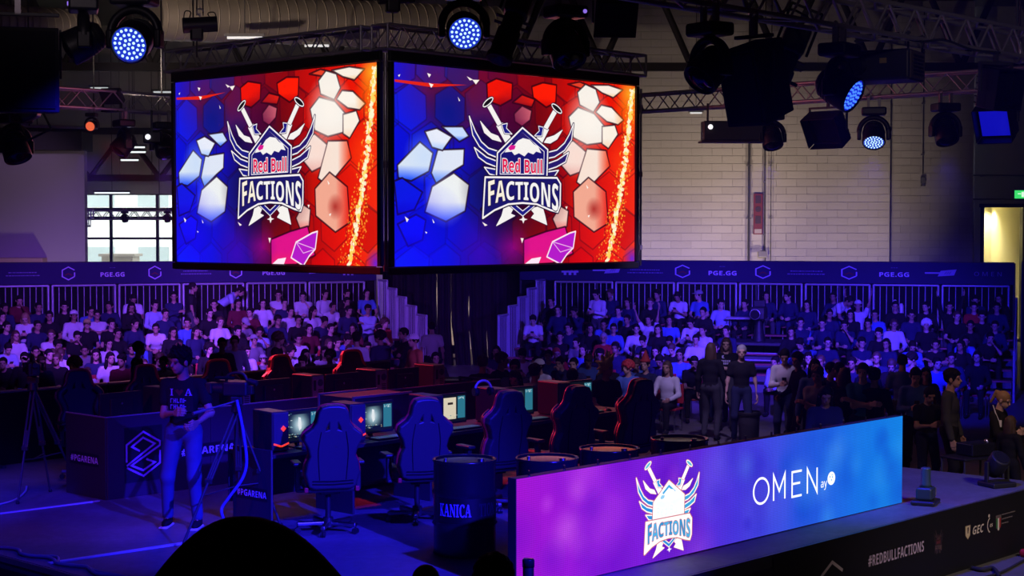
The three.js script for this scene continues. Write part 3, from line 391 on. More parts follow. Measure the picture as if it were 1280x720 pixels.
// ---- low video wall along the stage front
{
  const t = thing('video_wall', 'long low video wall glowing purple to blue along the stage front', 'video screen', S(0, 0), TURN), L = 6.18, h = 0.955;
  for (let i = 0; i < 12; i++) { const c = part('cabinet', rb(L / 12 - 0.004, h, 0.09, 0.004), M.black, t, [(i + 0.5) * L / 12, h / 2 + 0.005, -0.05]); part('handle', bx(0.14, 0.03, 0.03, 0, 0.2, -0.06), M.darkGrey, c); }
  const scr = new THREE.PlaneGeometry(L - 0.01, h - 0.006).translate(L / 2, h / 2 + 0.005, 0);
  part('screen', scr, mat([0.01, 0.01, 0.01], 0.5, 0, { emissive: lin(1, 1, 1), emissiveIntensity: 1.2, emissiveMap: texOf(ribbonArt) }), t);
  for (let i = 0; i < 5; i++) part('brace', merged([bx(0.05, 0.6, 0.05, 0.6 + i * 1.25, 0.3, -0.13), bx(0.05, 0.04, 0.5, 0.6 + i * 1.25, 0.02, -0.3), rodGeo(V3(0.6 + i * 1.25, 0.55, -0.13), V3(0.6 + i * 1.25, 0.04, -0.5), 0.018)]), M.darkGrey, t);
  for (let i = 0; i < 14; i++) part('pin', cy(0.008, 0.01, 0.045, 8, 0.2 + i * 0.44, h + 0.025, -0.04), M.chrome, t);
  const n = U.clone().cross(UP).negate(); n.set(-W.x, 0, -W.z);
  for (const [f, c] of [[1 / 6, [0.42, 0.04, 0.85]], [0.5, [0.12, 0.08, 0.9]], [5 / 6, [0.02, 0.22, 0.95]]]) { const p = S(L * f, -0.03, DECK + h / 2); area(p, p.clone().add(n), c, 0.25, L / 3, h); }
}
// ---- hanging two-screen corner
const CUBE_D = 23;
{
  const drop = (px, py0, py1, d) => [at(px, py0, d), at(px, py1, d)];
  const [rt, rb0] = drop(492, 77.5, 333.5, CUBE_D), h = rt.y - rb0.y, wR = 5.375, wL = 4.8, art = mat([0.01, 0.01, 0.01], 0.4, 0, { emissive: lin(1, 1, 1), emissiveIntensity: 1.02, emissiveMap: texOf(cubeArt) });
  const lc = at(473, 333, CUBE_D + 0.05);
  const mk = (o, w, yaw, label, dir) => {
    const t = thing('hanging_screen', label, 'video screen', o, yaw), k = dir * w / 2;
    part('screen', new THREE.PlaneGeometry(w, h).translate(k, h / 2, 0), art, t);
    part('casing', bx(w - 0.22, h + 0.24, 0.2, k + dir * 0.19, h / 2, -0.125), M.black, t);
    for (const [a, b, x, y] of [[w + 0.16, 0.14, k, h + 0.085], [w + 0.16, 0.1, k, -0.065], [0.075, h, k - w / 2 - 0.045, h / 2], [0.075, h, k + w / 2 + 0.045, h / 2]]) part('frame', rb(a, b, 0.06, 0.008, x, y, 0.005), M.black, t);
    return t;
  };
  mk(rb0, wR, TURN, 'hanging video screen with the crest, facing the block-wall stand', 1);
  mk(lc, wL, TURN - Math.PI / 2, 'hanging video screen with the crest, facing the open stage end', -1);
  const nR = V3(-W.x, 0, -W.z), nL = V3(-U.x, 0, -U.z);
  for (const [o, ax, w, n] of [[rb0, U, wR, nR], [lc, W, wL, nL]]) for (const [f, c] of [[0.22, [0.06, 0.07, 0.6]], [0.72, [5, 0.7, 0.8]]]) { const p = o.clone().addScaledVector(ax, w * f).addScaledVector(n, 0.05); p.y += h / 2; area(p, p.clone().add(n).setY(p.y - 0.15), c, 0.35, w / 2, h); }
  const post = thing('screen_post', 'slim steel post at the corner between the two hanging screens', 'post', at(482.5, 340, CUBE_D - 0.08)); rod('pipe', V3(0, 0, 0), V3(0, 3.05, 0), 0.022, M.steel, post); for (const y of [0.05, 1.5, 2.9]) part('coupler', cy(0.035, 0.035, 0.09, 12, 0, y, 0), M.aluDull, post);
  const post2 = thing('screen_post', 'slim steel post at the outer edge of the screen by the pale wall', 'post', at(800.5, 332, CUBE_D + 4.0)); rod('pipe', V3(0, 0, 0), V3(0, 2.9, 0), 0.02, M.steel, post2); for (const y of [0.3, 1.5, 2.6]) part('coupler', cy(0.032, 0.032, 0.08, 12, 0, y, 0), M.aluDull, post2);
}
// ---- drums
function drum(p, label, text, turn = 0) {
  const t = thing('steel_drum', label, 'drum', p, turn, 'black steel drums'), r = 0.286, dm = mat([0.012, 0.012, 0.016], 0.22, 0.2);
  part('shell', lathe([[0, 0], [r - 0.01, 0], [r + 0.008, 0.012], [r, 0.03], [r, 0.27], [r + 0.016, 0.29], [r, 0.31], [r, 0.56], [r + 0.016, 0.58], [r, 0.6], [r, 0.85], [r + 0.01, 0.862], [r + 0.008, 0.88], [r - 0.008, 0.878], [r - 0.012, 0.86], [0, 0.86]], 48), dm, t);
  part('bung', cy(0.03, 0.03, 0.02, 14, 0.14, 0.87, 0.06), M.steel, t); part('bung', cy(0.016, 0.016, 0.02, 12, -0.17, 0.87, -0.05), M.steel, t);
  if (text) part('lettering', new THREE.CylinderGeometry(r + 0.004, r + 0.004, 0.22, 40, 1, true, -1.25, 2.5).translate(0, 0.435, 0), mat([1, 1, 1], 0.4, 0, { map: texOf(kegText) }), t);
  return t;
}
const face = (p) => Math.atan2(-p.x, -p.z);
drum(S(0.97, 1.55), 'black steel drum lettered in white on its middle band', true, face(S(0.97, 1.55)) + 0.25);
drum(S(1.55, 1.05), 'black steel drum behind the purple end of the video wall');
drum(S(2.45, 1.05), 'black steel drum behind the crest on the video wall');
drum(S(3.5, 1.0), 'black steel drum nearest the waste bin, behind the video wall');
drum(S(6.55, 7.3), 'black steel drum with purple-lit lid at the end of the rear desk');

// ---- gaming chairs
const pu = mat([0.03, 0.03, 0.036], 0.48), puRed = mat([0.62, 0.012, 0.03], 0.45);
const chairKit = (() => {
  const half = [[0.17, 0.02], [0.215, 0.04], [0.25, 0.16], [0.235, 0.26], [0.205, 0.33], [0.225, 0.42], [0.268, 0.5], [0.262, 0.545], [0.19, 0.6], [0.15, 0.66], [0.13, 0.76], [0.105, 0.8], [0.05, 0.815]];
  const outline = [...half, ...half.slice().reverse().map(([x, y]) => [-x, y])], sh = new THREE.Shape(outline.map(([x, y]) => new THREE.Vector2(x, y)));
  for (const s of [-1, 1]) sh.holes.push(new THREE.Path([[0.03, 0.59], [0.085, 0.575], [0.075, 0.63], [0.045, 0.685], [0.03, 0.67]].map(([x, y]) => new THREE.Vector2(s * x, y))));
  const back = new THREE.ExtrudeGeometry(sh, { depth: 0.055, bevelEnabled: true, bevelSize: 0.018, bevelThickness: 0.022, bevelSegments: 3 }).translate(0, 0, -0.03);
  const pts = outline.map(([x, y]) => V3(x * 1.07, y + 0.004, 0.05));
  return { back, piping: new THREE.TubeGeometry(new THREE.CatmullRomCurve3(pts, false, 'catmullrom', 0.2), 90, 0.019, 6), bolster: new THREE.TubeGeometry(new THREE.CatmullRomCurve3(half.slice(1, 9).map(([x, y]) => V3(x * 0.92, y, 0.09))), 30, 0.04, 8), seam: merged([tubeGeo([V3(-0.2, 0.06, -0.055), V3(0, 0.055, -0.06), V3(0.2, 0.06, -0.055)], 0.006, 16), tubeGeo([V3(-0.2, 0.09, -0.055), V3(0, 0.085, -0.06), V3(0.2, 0.09, -0.055)], 0.006, 16), tubeGeo([V3(-0.13, 0.1, -0.055), V3(-0.145, 0.4, -0.058), V3(-0.12, 0.58, -0.055)], 0.004, 16), tubeGeo([V3(0.13, 0.1, -0.055), V3(0.145, 0.4, -0.058), V3(0.12, 0.58, -0.055)], 0.004, 16)]), band: merged([bx(0.2, 0.03, 0.006, 0, 0.72, -0.054)]), leg: rb(0.05, 0.045, 0.3, 0.015, 0, 0.09, 0.16), caster: merged([cy(0.028, 0.028, 0.018, 14, 0.014, 0.028, 0).applyMatrix4(new THREE.Matrix4()), cy(0.028, 0.028, 0.018, 14, -0.014, 0.028, 0)].map((g) => g)), hub: cy(0.05, 0.06, 0.09, 16, 0, 0.1, 0) };
})();
const wheelGeo = merged([new THREE.CylinderGeometry(0.03, 0.03, 0.018, 16).rotateZ(Math.PI / 2).translate(0.014, 0.03, 0), new THREE.CylinderGeometry(0.03, 0.03, 0.018, 16).rotateZ(Math.PI / 2).translate(-0.014, 0.03, 0), cy(0.01, 0.01, 0.05, 8, 0, 0.06, 0)]);
function gamingChair(p, yaw, label, group) {
  const t = thing('gaming_chair', label, 'gaming chair', p, yaw, group);
  for (let i = 0; i < 5; i++) { const a = i * Math.PI * 0.4 + 0.3, g = part('leg', chairKit.leg, M.steel, t, [0, 0, 0], [0, a, 0]); part('caster', wheelGeo, M.plastic, g, [0, 0, 0.3]); }
  part('gas_lift', merged([cy(0.028, 0.028, 0.3, 14, 0, 0.26, 0), cy(0.045, 0.05, 0.1, 16, 0, 0.1, 0), rb(0.2, 0.04, 0.26, 0.01, 0, 0.41, 0)]), M.plastic, t);
  const seat = part('seat', rb(0.5, 0.11, 0.5, 0.045, 0, 0.475, 0.02, 3), pu, t); for (const s of [-1, 1]) part('side_bolster', rb(0.1, 0.1, 0.46, 0.045, s * 0.215, 0.525, 0.03, 3), s < 0 ? pu : pu, seat);
  const back = part('backrest', chairKit.back, pu, t, [0, 0.47, -0.24], [-0.13, 0, 0]); part('piping', chairKit.piping, puRed, back); for (const s of [1, -1]) { const b = part('bolster', chairKit.bolster, pu, back); b.scale.x = s; } part('seam', chairKit.seam, M.blackSoft, back);
  for (const s of [-1, 1]) { const a = part('armrest', merged([rb(0.09, 0.035, 0.26, 0.015, s * 0.31, 0.69, 0.04), rb(0.05, 0.26, 0.06, 0.01, s * 0.3, 0.55, 0), rb(0.12, 0.03, 0.07, 0.01, s * 0.26, 0.42, 0)]), M.plastic, t); part('accent', rb(0.04, 0.05, 0.03, 0.008, s * 0.25, 0.46, -0.24), puRed, a); }
  part('base_hub', chairKit.hub, M.plastic, t); return t;
}
const AWAY = TURN + Math.PI;
[[0.8, 3.28, -0.55, 'blue-lit gaming chair beside the end panel of the front desk'], [1.84, 3.1, -0.48, 'blue-lit gaming chair behind the lettered drum'], [2.86, 3.02, -0.18, 'dark gaming chair with a headset hung on it'], [3.74, 2.84, -0.15, 'dark gaming chair beside the brightly lit monitor'], [4.82, 2.84, -0.12, 'dark gaming chair at the crowd end of the front desk']].forEach(([u, v, a, l]) => gamingChair(S(u, v), AWAY + a, l, 'gaming chairs at the front desk'));
[[1.06, 8.0, 'gaming chair behind the logo desk beside the tripod'], [2.05, 7.95, 'gaming chair behind the camera operator'], [3.1, 7.95, 'gaming chair behind the camcorder on its tripod'], [4.2, 7.95, 'gaming chair behind the middle rear monitors'], [5.4, 7.95, 'gaming chair in front of the white-jacketed spectator']].forEach(([u, v, l], i) => gamingChair(S(u, v), TURN - 0.25 + (i % 2) * 0.2, l, 'gaming chairs at the rear desk'));

// ---- desks, monitors, computers
const lam = mat([0.025, 0.024, 0.03], 0.5), panelMat = mat([0.03, 0.024, 0.036], 0.55);
{
  const t = thing('gaming_desk', 'front gaming desk with lettered end panel, facing the camera side', 'desk', S(0.5, 3.78), TURN);
  part('desktop', rb(5.7, 0.04, 0.72, 0.008, 2.85, 0.72, -0.36), lam, t);
  const e = part('end_panel', rb(0.03, 0.79, 0.62, 0.006, 0, 0.395, -0.31), panelMat, t); part('print', new THREE.PlaneGeometry(0.5, 0.125).rotateY(-Math.PI / 2).translate(-0.017, 0.33, -0.31), mat([1, 1, 1], 0.55, 0, { map: texOf(arenaText) }), e); part('edge_strip', bx(0.012, 0.79, 0.012, -0.01, 0.395, 0.006), M.alu, e);
  for (let i = 1; i <= 5; i++) part('support_panel', rb(0.03, 0.7, 0.6, 0.006, i * 1.13, 0.35, -0.36), panelMat, t);
  part('back_panel', rb(5.7, 0.5, 0.02, 0.005, 2.85, 0.45, -0.71), panelMat, t);
  const b = thing('gaming_desk', 'rear gaming desk with hexagon logo on its front panel', 'desk', S(0.36, 6.5), TURN);
  part('desktop', rb(6.3, 0.04, 0.76, 0.008, 3.15, 0.72, -0.4), lam, b);
  for (const [x0, x1] of [[0, 1.4], [1.4, 3.6], [3.6, 6.3]]) part('front_panel', rb(x1 - x0 - 0.006, 0.91, 0.03, 0.006, (x0 + x1) / 2, 0.455, 0), mat([0.045, 0.024, 0.05], 0.5), b);
  part('print', new THREE.PlaneGeometry(0.5, 0.62).translate(0.47, 0.47, 0.017), mat([1, 1, 1], 0.5, 0, { map: texOf(arenaMark) }), b); part('print', new THREE.PlaneGeometry(0.8, 0.16).translate(1.36, 0.43, 0.017), mat([1, 1, 1], 0.5, 0, { map: texOf(arenaText) }), b);
  const e2 = part('end_panel', rb(0.03, 0.91, 0.8, 0.006, 0, 0.455, -0.4), panelMat, b); part('print', new THREE.PlaneGeometry(0.58, 0.14).rotateY(-Math.PI / 2).translate(-0.017, 0.42, -0.42), mat([1, 1, 1], 0.55, 0, { map: texOf(arenaText) }), e2); part('end_panel', rb(0.03, 0.91, 0.8, 0.006, 6.3, 0.455, -0.4), panelMat, b);
  part('top_rail', merged([bx(6.3, 0.012, 0.02, 3.15, 0.915, 0), bx(0.02, 0.012, 0.8, 0, 0.915, -0.4)]), mat([0.25, 0.22, 0.3], 0.4), b);
  for (const x of [1.4, 3.6]) part('support_panel', rb(0.03, 0.7, 0.6, 0.006, x, 0.35, -0.4), panelMat, b);
}
const arts = [0, 1].map((k) => mat([0.01, 0.01, 0.01], 0.3, 0, { emissive: lin(1, 1, 1), emissiveIntensity: 0.85, emissiveMap: texOf(gameArt(k)) }));
function monitor(u, v, turn, k, label, group) {
  const t = thing('monitor', label, 'monitor', S(u, v, DECK + 0.74), turn, group);
  part('foot', rb(0.26, 0.014, 0.18, 0.006, 0, 0.007, -0.02), M.plastic, t); part('stem', rb(0.05, 0.16, 0.03, 0.008, 0, 0.08, -0.05), M.plastic, t);
  const c = part('casing', rb(0.56, 0.345, 0.03, 0.008, 0, 0.215, 0), M.plastic, t); part('rear_hump', rb(0.3, 0.2, 0.03, 0.012, 0, 0.215, -0.025), M.plastic, c); part('emblem', rb(0.022, 0.022, 0.004, 0.002).rotateZ(Math.PI / 4).translate(0, 0.26, -0.041), M.alu, c);
  part('screen', new THREE.PlaneGeometry(0.53, 0.305).translate(0, 0.218, 0.0158), k >= 0 ? arts[k] : M.gloss, t); return t;
}
[[1.14, 'lit gaming monitor beside the tower at the end of the front desk', 0], [2.16, 'lit gaming monitor with a teal side panel between the first two chairs', 0], [3.3, 'lit gaming monitor showing a tall cream window', 1], [4.42, 'lit gaming monitor beside the chair with the headset', 0], [5.5, 'lit gaming monitor nearest the cosplay wig', 0]].forEach(([u, l, k], i) => monitor(u, 4.12, TURN - 0.1 * (i > 2), k, l, 'lit monitors on the front desk'));
[[0.86, 'dark back of the rear monitor over the hexagon logo'], [1.96, 'dark back of the rear monitor behind the camera operator'], [3.06, 'dark back of the rear monitor beside the camcorder'], [4.2, 'dark back of the middle rear monitor between two open towers'], [5.28, 'dark back of the rear monitor nearest the purple-lidded drum']].forEach(([u, l]) => monitor(u, 6.98, TURN + Math.PI, -1, l, 'rear desk monitors seen from behind'));
const glowRed = mat([0.4, 0.01, 0.01], 0.4, 0, { emissive: lin(1, 0.05, 0.02), emissiveIntensity: 1 });
function tower(u, v, turn, rear, label, group) {
  const t = thing('computer_tower', label, 'computer', S(u, v, DECK + 0.74), turn, group);
  part('case', rb(0.2, 0.4, 0.4, 0.02, 0, 0.21, 0, 3), mat([0.03, 0.03, 0.035], 0.35), t); for (const s of [-1, 1]) part('foot', rb(0.03, 0.02, 0.36, 0.005, s * 0.07, 0.008, 0), M.rubber, t);
  if (!rear) { part('front_bezel', rb(0.17, 0.34, 0.02, 0.01, 0, 0.23, 0.205), mat([0.05, 0.05, 0.06], 0.4), t); part('emblem_lamp', rb(0.045, 0.045, 0.008, 0.003).rotateZ(Math.PI / 4).translate(0.02, 0.24, 0.222), glowRed, t); for (const s of [-1, 1]) part('accent_lamp', rb(0.09, 0.02, 0.008, 0.003).rotateZ(s * 0.32).translate(s * 0.045, 0.075, 0.212), glowRed, t); }
  else { const r = part('rear_plate', bx(0.18, 0.37, 0.006, 0, 0.21, 0.203), mat([0.35, 0.35, 0.36], 0.4, 0.6), t); for (let i = 0; i < 6; i++) part('slot', bx(0.07, 0.012, 0.006, 0.035, 0.1 + i * 0.024, 0.207), M.black, r); part('port_block', bx(0.04, 0.13, 0.006, -0.055, 0.28, 0.207), M.black, r); part('power_socket', bx(0.12, 0.07, 0.006, 0, 0.045, 0.207), M.darkGrey, r); part('fan_grille', cy(0.045, 0.045, 0.006, 20).rotateX(Math.PI / 2).translate(0.035, 0.31, 0.206), M.darkGrey, r); }
  return t;
}
[[0.74, 'computer tower with red diamond on the end of the front desk'], [1.78, 'computer tower with red diamond behind the first gaming chair'], [2.93, 'computer tower with red diamond behind the second gaming chair'], [4.0, 'computer tower with red diamond behind the headset chair'], [5.08, 'computer tower with red diamond between the last two front chairs']].forEach(([u, l]) => tower(u, 4.1, TURN - 0.15, false, l, 'computer towers on the front desk'));
[[1.42, 'rear computer tower over the camera operator side of the logo'], [2.5, 'rear computer tower behind the tripod head'], [3.66, 'rear computer tower beside the red-topped chair'], [4.74, 'rear computer tower below the black-haired chair top'], [5.8, 'rear computer tower beside the purple-lidded drum']].forEach(([u, l]) => tower(u, 7.02, TURN, true, l, 'computer towers on the rear desk'));
const keyGeo = (() => { const g = []; for (let r = 0; r < 5; r++) for (let c = 0; c < 14; c++) g.push(bx(0.022, 0.008, 0.02, -0.19 + c * 0.029, 0.022, -0.05 + r * 0.026)); return merged(g); })(), keyMat = mat([0.2, 0.22, 0.22], 0.4, 0, { emissive: lin(0.05, 0.08, 0.08), emissiveIntensity: 0.6 });
[[1.2, 'backlit keyboard before the first lit monitor'], [2.2, 'backlit keyboard before the teal-panel monitor'], [3.34, 'backlit keyboard before the cream-window monitor'], [4.5, 'backlit keyboard beside the headset chair'], [5.5, 'backlit keyboard at the crowd end of the front desk']].forEach(([u, l]) => { const t = thing('keyboard', l, 'keyboard', S(u, 3.92, DECK + 0.74), TURN, 'keyboards on the front desk'); part('tray', rb(0.44, 0.02, 0.16, 0.006, 0, 0.01, 0), M.plastic, t); part('keys', keyGeo, keyMat, t).userData.kind = 'stuff'; const m = thing('mouse', l.replace('backlit keyboard', 'black mouse'), 'mouse', S(u + 0.36, 3.9, DECK + 0.74), TURN, 'mice on the front desk'); part('shell', new THREE.SphereGeometry(0.05, 14, 10, 0, 6.3, 0, 1.6).scale(0.65, 0.7, 1.1), M.plastic, m); part('wheel', new THREE.CylinderGeometry(0.008, 0.008, 0.01, 10).rotateZ(Math.PI / 2).translate(0, 0.034, -0.03), M.midGrey, m); });
{ // headset, energy can, flight case
  const hs = thing('headset', 'white-banded gaming headset hung on the dark gaming chair', 'headset', at(604, 487, 17.3), 0.5); part('headband', new THREE.TorusGeometry(0.095, 0.014, 8, 24, Math.PI), mat([0.6, 0.58, 0.55], 0.4), hs); for (const s of [-1, 1]) { const c = part('ear_cup', new THREE.CylinderGeometry(0.045, 0.04, 0.04, 20).rotateZ(Math.PI / 2).translate(s * 0.095, -0.02, 0), M.plastic, hs); part('cushion', new THREE.TorusGeometry(0.034, 0.013, 8, 20).rotateY(Math.PI / 2).translate(s * 0.072, -0.02, 0), M.blackSoft, c); }
  const can = thing('drinks_can', 'slim blue drinks can on the front desk by the end panel', 'can', S(0.98, 3.86, DECK + 0.74)); part('body', lathe([[0, 0], [0.022, 0], [0.026, 0.01], [0.026, 0.12], [0.021, 0.133], [0, 0.133]], 20), mat([0.08, 0.1, 0.5], 0.3, 0.6), can); part('band', cy(0.0265, 0.0265, 0.04, 20, 0, 0.06, 0), mat([0.6, 0.6, 0.65], 0.3, 0.7), can);
  const fc = thing('flight_case', 'black flight case with metal edges between the two desks', 'flight case', S(3.1, 5.3), TURN); part('box', bx(0.9, 1.02, 0.6, 0, 0.55, 0), mat([0.025, 0.02, 0.03], 0.6), fc); for (const [x, z] of [[-0.45, 0.3], [0.45, 0.3], [-0.45, -0.3], [0.45, -0.3]]) part('edge', bx(0.025, 1.04, 0.025, x, 0.55, z), M.aluDull, fc); for (const z of [-0.3, 0.3]) part('edge', bx(0.92, 0.025, 0.025, 0, 1.065, z), M.aluDull, fc); for (const x of [-0.4, 0.4]) for (const z of [-0.25, 0.25]) part('caster', cy(0.03, 0.03, 0.04, 12, x, 0.02, z), M.rubber, fc);
}
// ---- black barrier behind the rear desk, each panel on its own
for (let i = 0; i < 5; i++) { const u0 = -0.9 + i * 1.7, t = thing('stage_barrier', ['black cloth-covered barrier panel behind the tripod', 'black cloth-covered barrier panel behind the hexagon logo', 'black cloth-covered barrier panel behind the camera operator', 'black cloth-covered barrier panel behind the middle rear monitors', 'black cloth-covered barrier panel at the drum end of the rear desk'][i], 'barrier', S(u0, 9.75), TURN); const c = []; part('cloth', bx(1.68, 0.9, 0.05, 0.84, 0.46, 0), M.blackSoft, t); part('top_rail', rodGeo(V3(0, 0.93, 0), V3(1.68, 0.93, 0), 0.022), mat([0.35, 0.33, 0.36], 0.4, 0.6), t); for (const x of [0.03, 1.65]) part('foot', bx(0.05, 0.03, 0.5, x, 0.015, 0), M.darkGrey, t); }

// ---- camera tripods
function tripod(c, h, feet, label, category = 'tripod') {
  const t = thing('tripod', label, category, c); const top = V3(0, h, 0);
  for (const f of feet) { const e = V3(f.x - c.x, 0.0, f.z - c.z), k = top.clone().lerp(e, 0.52), d = e.clone().sub(top).normalize(), sd = V3(-d.z, 0, d.x).normalize().multiplyScalar(0.022); const l = part('leg', merged([rodGeo(top.clone().add(sd), k.clone().add(sd), 0.013), rodGeo(top.clone().sub(sd), k.clone().sub(sd), 0.013), rodGeo(k.clone().lerp(top, 0.3), e, 0.013)]), M.darkGrey, t); part('foot', new THREE.SphereGeometry(0.022, 10, 8).translate(e.x, 0.015, e.z), M.rubber, l); part('clamp', rb(0.07, 0.05, 0.05, 0.008, k.x, k.y, k.z), M.plastic, l); }
  part('spreader', merged(feet.map((f) => rodGeo(V3(0, h * 0.36, 0), V3((f.x - c.x) * 0.62, h * 0.38, (f.z - c.z) * 0.62), 0.007))), M.darkGrey, t);
  part('head', merged([cy(0.05, 0.06, 0.08, 16, 0, h + 0.03, 0), rb(0.12, 0.09, 0.1, 0.015, 0, h + 0.1, 0)]), M.plastic, t); return t;
}
function camcorder(p, yaw, label) {
  const t = thing('video_camera', label, 'camera', p, yaw);
  part('body', rb(0.13, 0.14, 0.26, 0.02, 0, 0.08, 0), M.plastic, t); part('lens_barrel', new THREE.CylinderGeometry(0.05, 0.055, 0.14, 20).rotateX(Math.PI / 2).translate(0, 0.08, 0.19), M.black, t); part('lens_hood', rb(0.14, 0.11, 0.07, 0.012, 0, 0.08, 0.28), M.black, t);
  part('top_handle', tubeGeo([V3(0, 0.14, 0.12), V3(0, 0.22, 0.08), V3(0, 0.23, -0.06), V3(0, 0.15, -0.12)], 0.016, 20), M.plastic, t); part('viewfinder', new THREE.CylinderGeometry(0.025, 0.03, 0.1, 14).rotateX(1.3).translate(0, 0.15, -0.17), M.plastic, t); part('side_screen', rb(0.012, 0.09, 0.12, 0.004, -0.11, 0.1, 0.02), M.gloss, t); part('microphone', new THREE.CylinderGeometry(0.016, 0.016, 0.2, 12).rotateX(Math.PI / 2).translate(0.07, 0.19, 0.1), M.blackSoft, t); part('battery', rb(0.07, 0.09, 0.05, 0.01, 0, 0.07, -0.15), M.black, t);
}
{
  const c = S(-0.12, 7.2); tripod(c, 1.22, [onY(22, 630, DECK), onY(63, 615, DECK), onY(100, 612, DECK)], 'camera tripod standing at the end of the hexagon-logo desk');
  camcorder(S(-0.12, 7.2, DECK + 1.36), TURN + Math.PI - 0.4, 'video camera on the tripod by the hexagon-logo desk');
  const c2 = S(0.42, 4.62); c2.copy(at(297, 640, 16.3)).setY(DECK); tripod(c2, 1.18, [onY(225, 690, DECK), c2.clone().add(V3(0.42, 0, -0.1)), c2.clone().add(V3(-0.05, 0, -0.45))], 'camera tripod between the operator and the front desk');
  camcorder(c2.clone().setY(DECK + 1.32), TURN + Math.PI + 0.5, 'video camera on the tripod beside the operator');
  const hd = at(300, 500, 16.3), he = at(241, 517, 15.9); single('pan_handle', merged([rodGeo(hd, he, 0.009), rodGeo(he, he.clone().lerp(hd, 0.25), 0.017)]), M.midGrey, 'pan handle reaching from the tripod head to the operator', 'handle');
  single('video_cable', tubeGeo([at(296, 500, 16.2), at(304, 540, 16.2), at(308, 580, 16.2), at(303, 598, 16.2), at(286, 622, 16.2), at(277, 636, 16.2), at(281, 652, 16.1), at(290, 662, 16.0), onY(300, 668, DECK + 0.02)], 0.016, 60, 8), mat([0.1, 0.12, 0.4], 0.35), 'thick blue cable hanging from the camera beside the operator', 'cable');
}
{ // things at the stage front
  const b = thing('fog_machine', 'small fog machine with upright nozzle at the end of the video wall', 'fog machine', onY(1157, 630, DECK), TURN + 0.3);
  part('base', rb(0.34, 0.05, 0.26, 0.02, 0, 0.025, 0), M.plastic, b); part('body', rb(0.22, 0.14, 0.18, 0.03, 0, 0.12, 0), mat([0.03, 0.05, 0.06], 0.4), b); part('nozzle', lathe([[0, 0.18], [0.07, 0.18], [0.055, 0.22], [0.05, 0.38], [0.055, 0.39], [0.04, 0.4], [0, 0.4]], 20), mat([0.04, 0.08, 0.1], 0.4), b); part('carry_handle', tubeGeo([V3(0.12, 0.12, 0.06), V3(0.2, 0.16, 0.06), V3(0.21, 0.08, 0.06), V3(0.13, 0.05, 0.06)], 0.012, 16), M.aluDull, b);
  const q = thing('stage_light', 'dark floor light on the stage corner near the crew', 'stage light', onY(1246, 608, DECK), TURN - 0.4); part('base', rb(0.34, 0.06, 0.3, 0.02, 0, 0.03, 0), M.black, q); part('yoke', merged([rb(0.03, 0.26, 0.06, 0.01, 0.15, 0.17, 0), rb(0.03, 0.26, 0.06, 0.01, -0.15, 0.17, 0), bx(0.32, 0.03, 0.06, 0, 0.06, 0)]), M.black, q); part('head', lathe([[0, -0.14], [0.09, -0.14], [0.12, -0.04], [0.12, 0.1], [0.1, 0.12], [0, 0.11]], 24).rotateX(0.7).translate(0, 0.26, 0), M.black, q); part('lens', cy(0.09, 0.09, 0.01, 20).rotateX(0.7).translate(0, 0.26 + 0.09, 0.08), M.gloss, q);
  const bin = thing('waste_bin', 'dark waste bin on the hall floor beyond the drums', 'bin', onY(936, 556, 0)); part('shell', lathe([[0, 0], [0.14, 0], [0.155, 0.03], [0.19, 0.52], [0.2, 0.53], [0.2, 0.55], [0.185, 0.55], [0.17, 0.06], [0, 0.05]], 24), M.darkGrey, bin); part('liner', lathe([[0.192, 0.5], [0.207, 0.52], [0.206, 0.57], [0.19, 0.57]], 24), M.black, bin);
  single('hall_cable', tubeGeo([onY(1230, 722, 0.02), onY(1250, 716, 0.02), onY(1275, 703, 0.02), onY(1300, 690, 0.02)], 0.015, 30), M.rubber, 'dark cable lying on the hall floor by the stage front', 'cable');
  single('hall_cable', tubeGeo([onY(1214, 710, 0.02), onY(1228, 712, 0.03), onY(1240, 710, 0.02), onY(1250, 722, 0.02)], 0.025, 30), M.rubber, 'thick coiled cable end on the hall floor by the stage front', 'cable');
  const rl = thing('red_case', 'red soft case on the hall floor below the stage skirt', 'case', onY(1276, 694, 0).add(V3(0.25, 0, 0)), 0.6); part('body', rb(0.6, 0.09, 0.22, 0.04, 0, 0.045, 0), mat([0.5, 0.02, 0.015], 0.6), rl); part('strap', tubeGeo([V3(-0.2, 0.08, 0.08), V3(0, 0.13, 0.12), V3(0.2, 0.08, 0.08)], 0.012, 12), M.black, rl);
  const po = at(660.5, 698, 11.6), pl = thing('barrier_post', 'black cylindrical post standing before the purple end of the video wall', 'post', V3(po.x, 0, po.z)); part('pole', cy(0.04, 0.04, po.y - 0.06, 20, 0, (po.y - 0.06) / 2 + 0.03, 0), M.black, pl); part('cap', lathe([[0, 0.0], [0.044, 0], [0.044, 0.05], [0.036, 0.06], [0, 0.062]], 20).translate(0, po.y - 0.06, 0), M.gloss, pl); part('base', cy(0.16, 0.18, 0.04, 28, 0, 0.02, 0), M.black, pl);
}
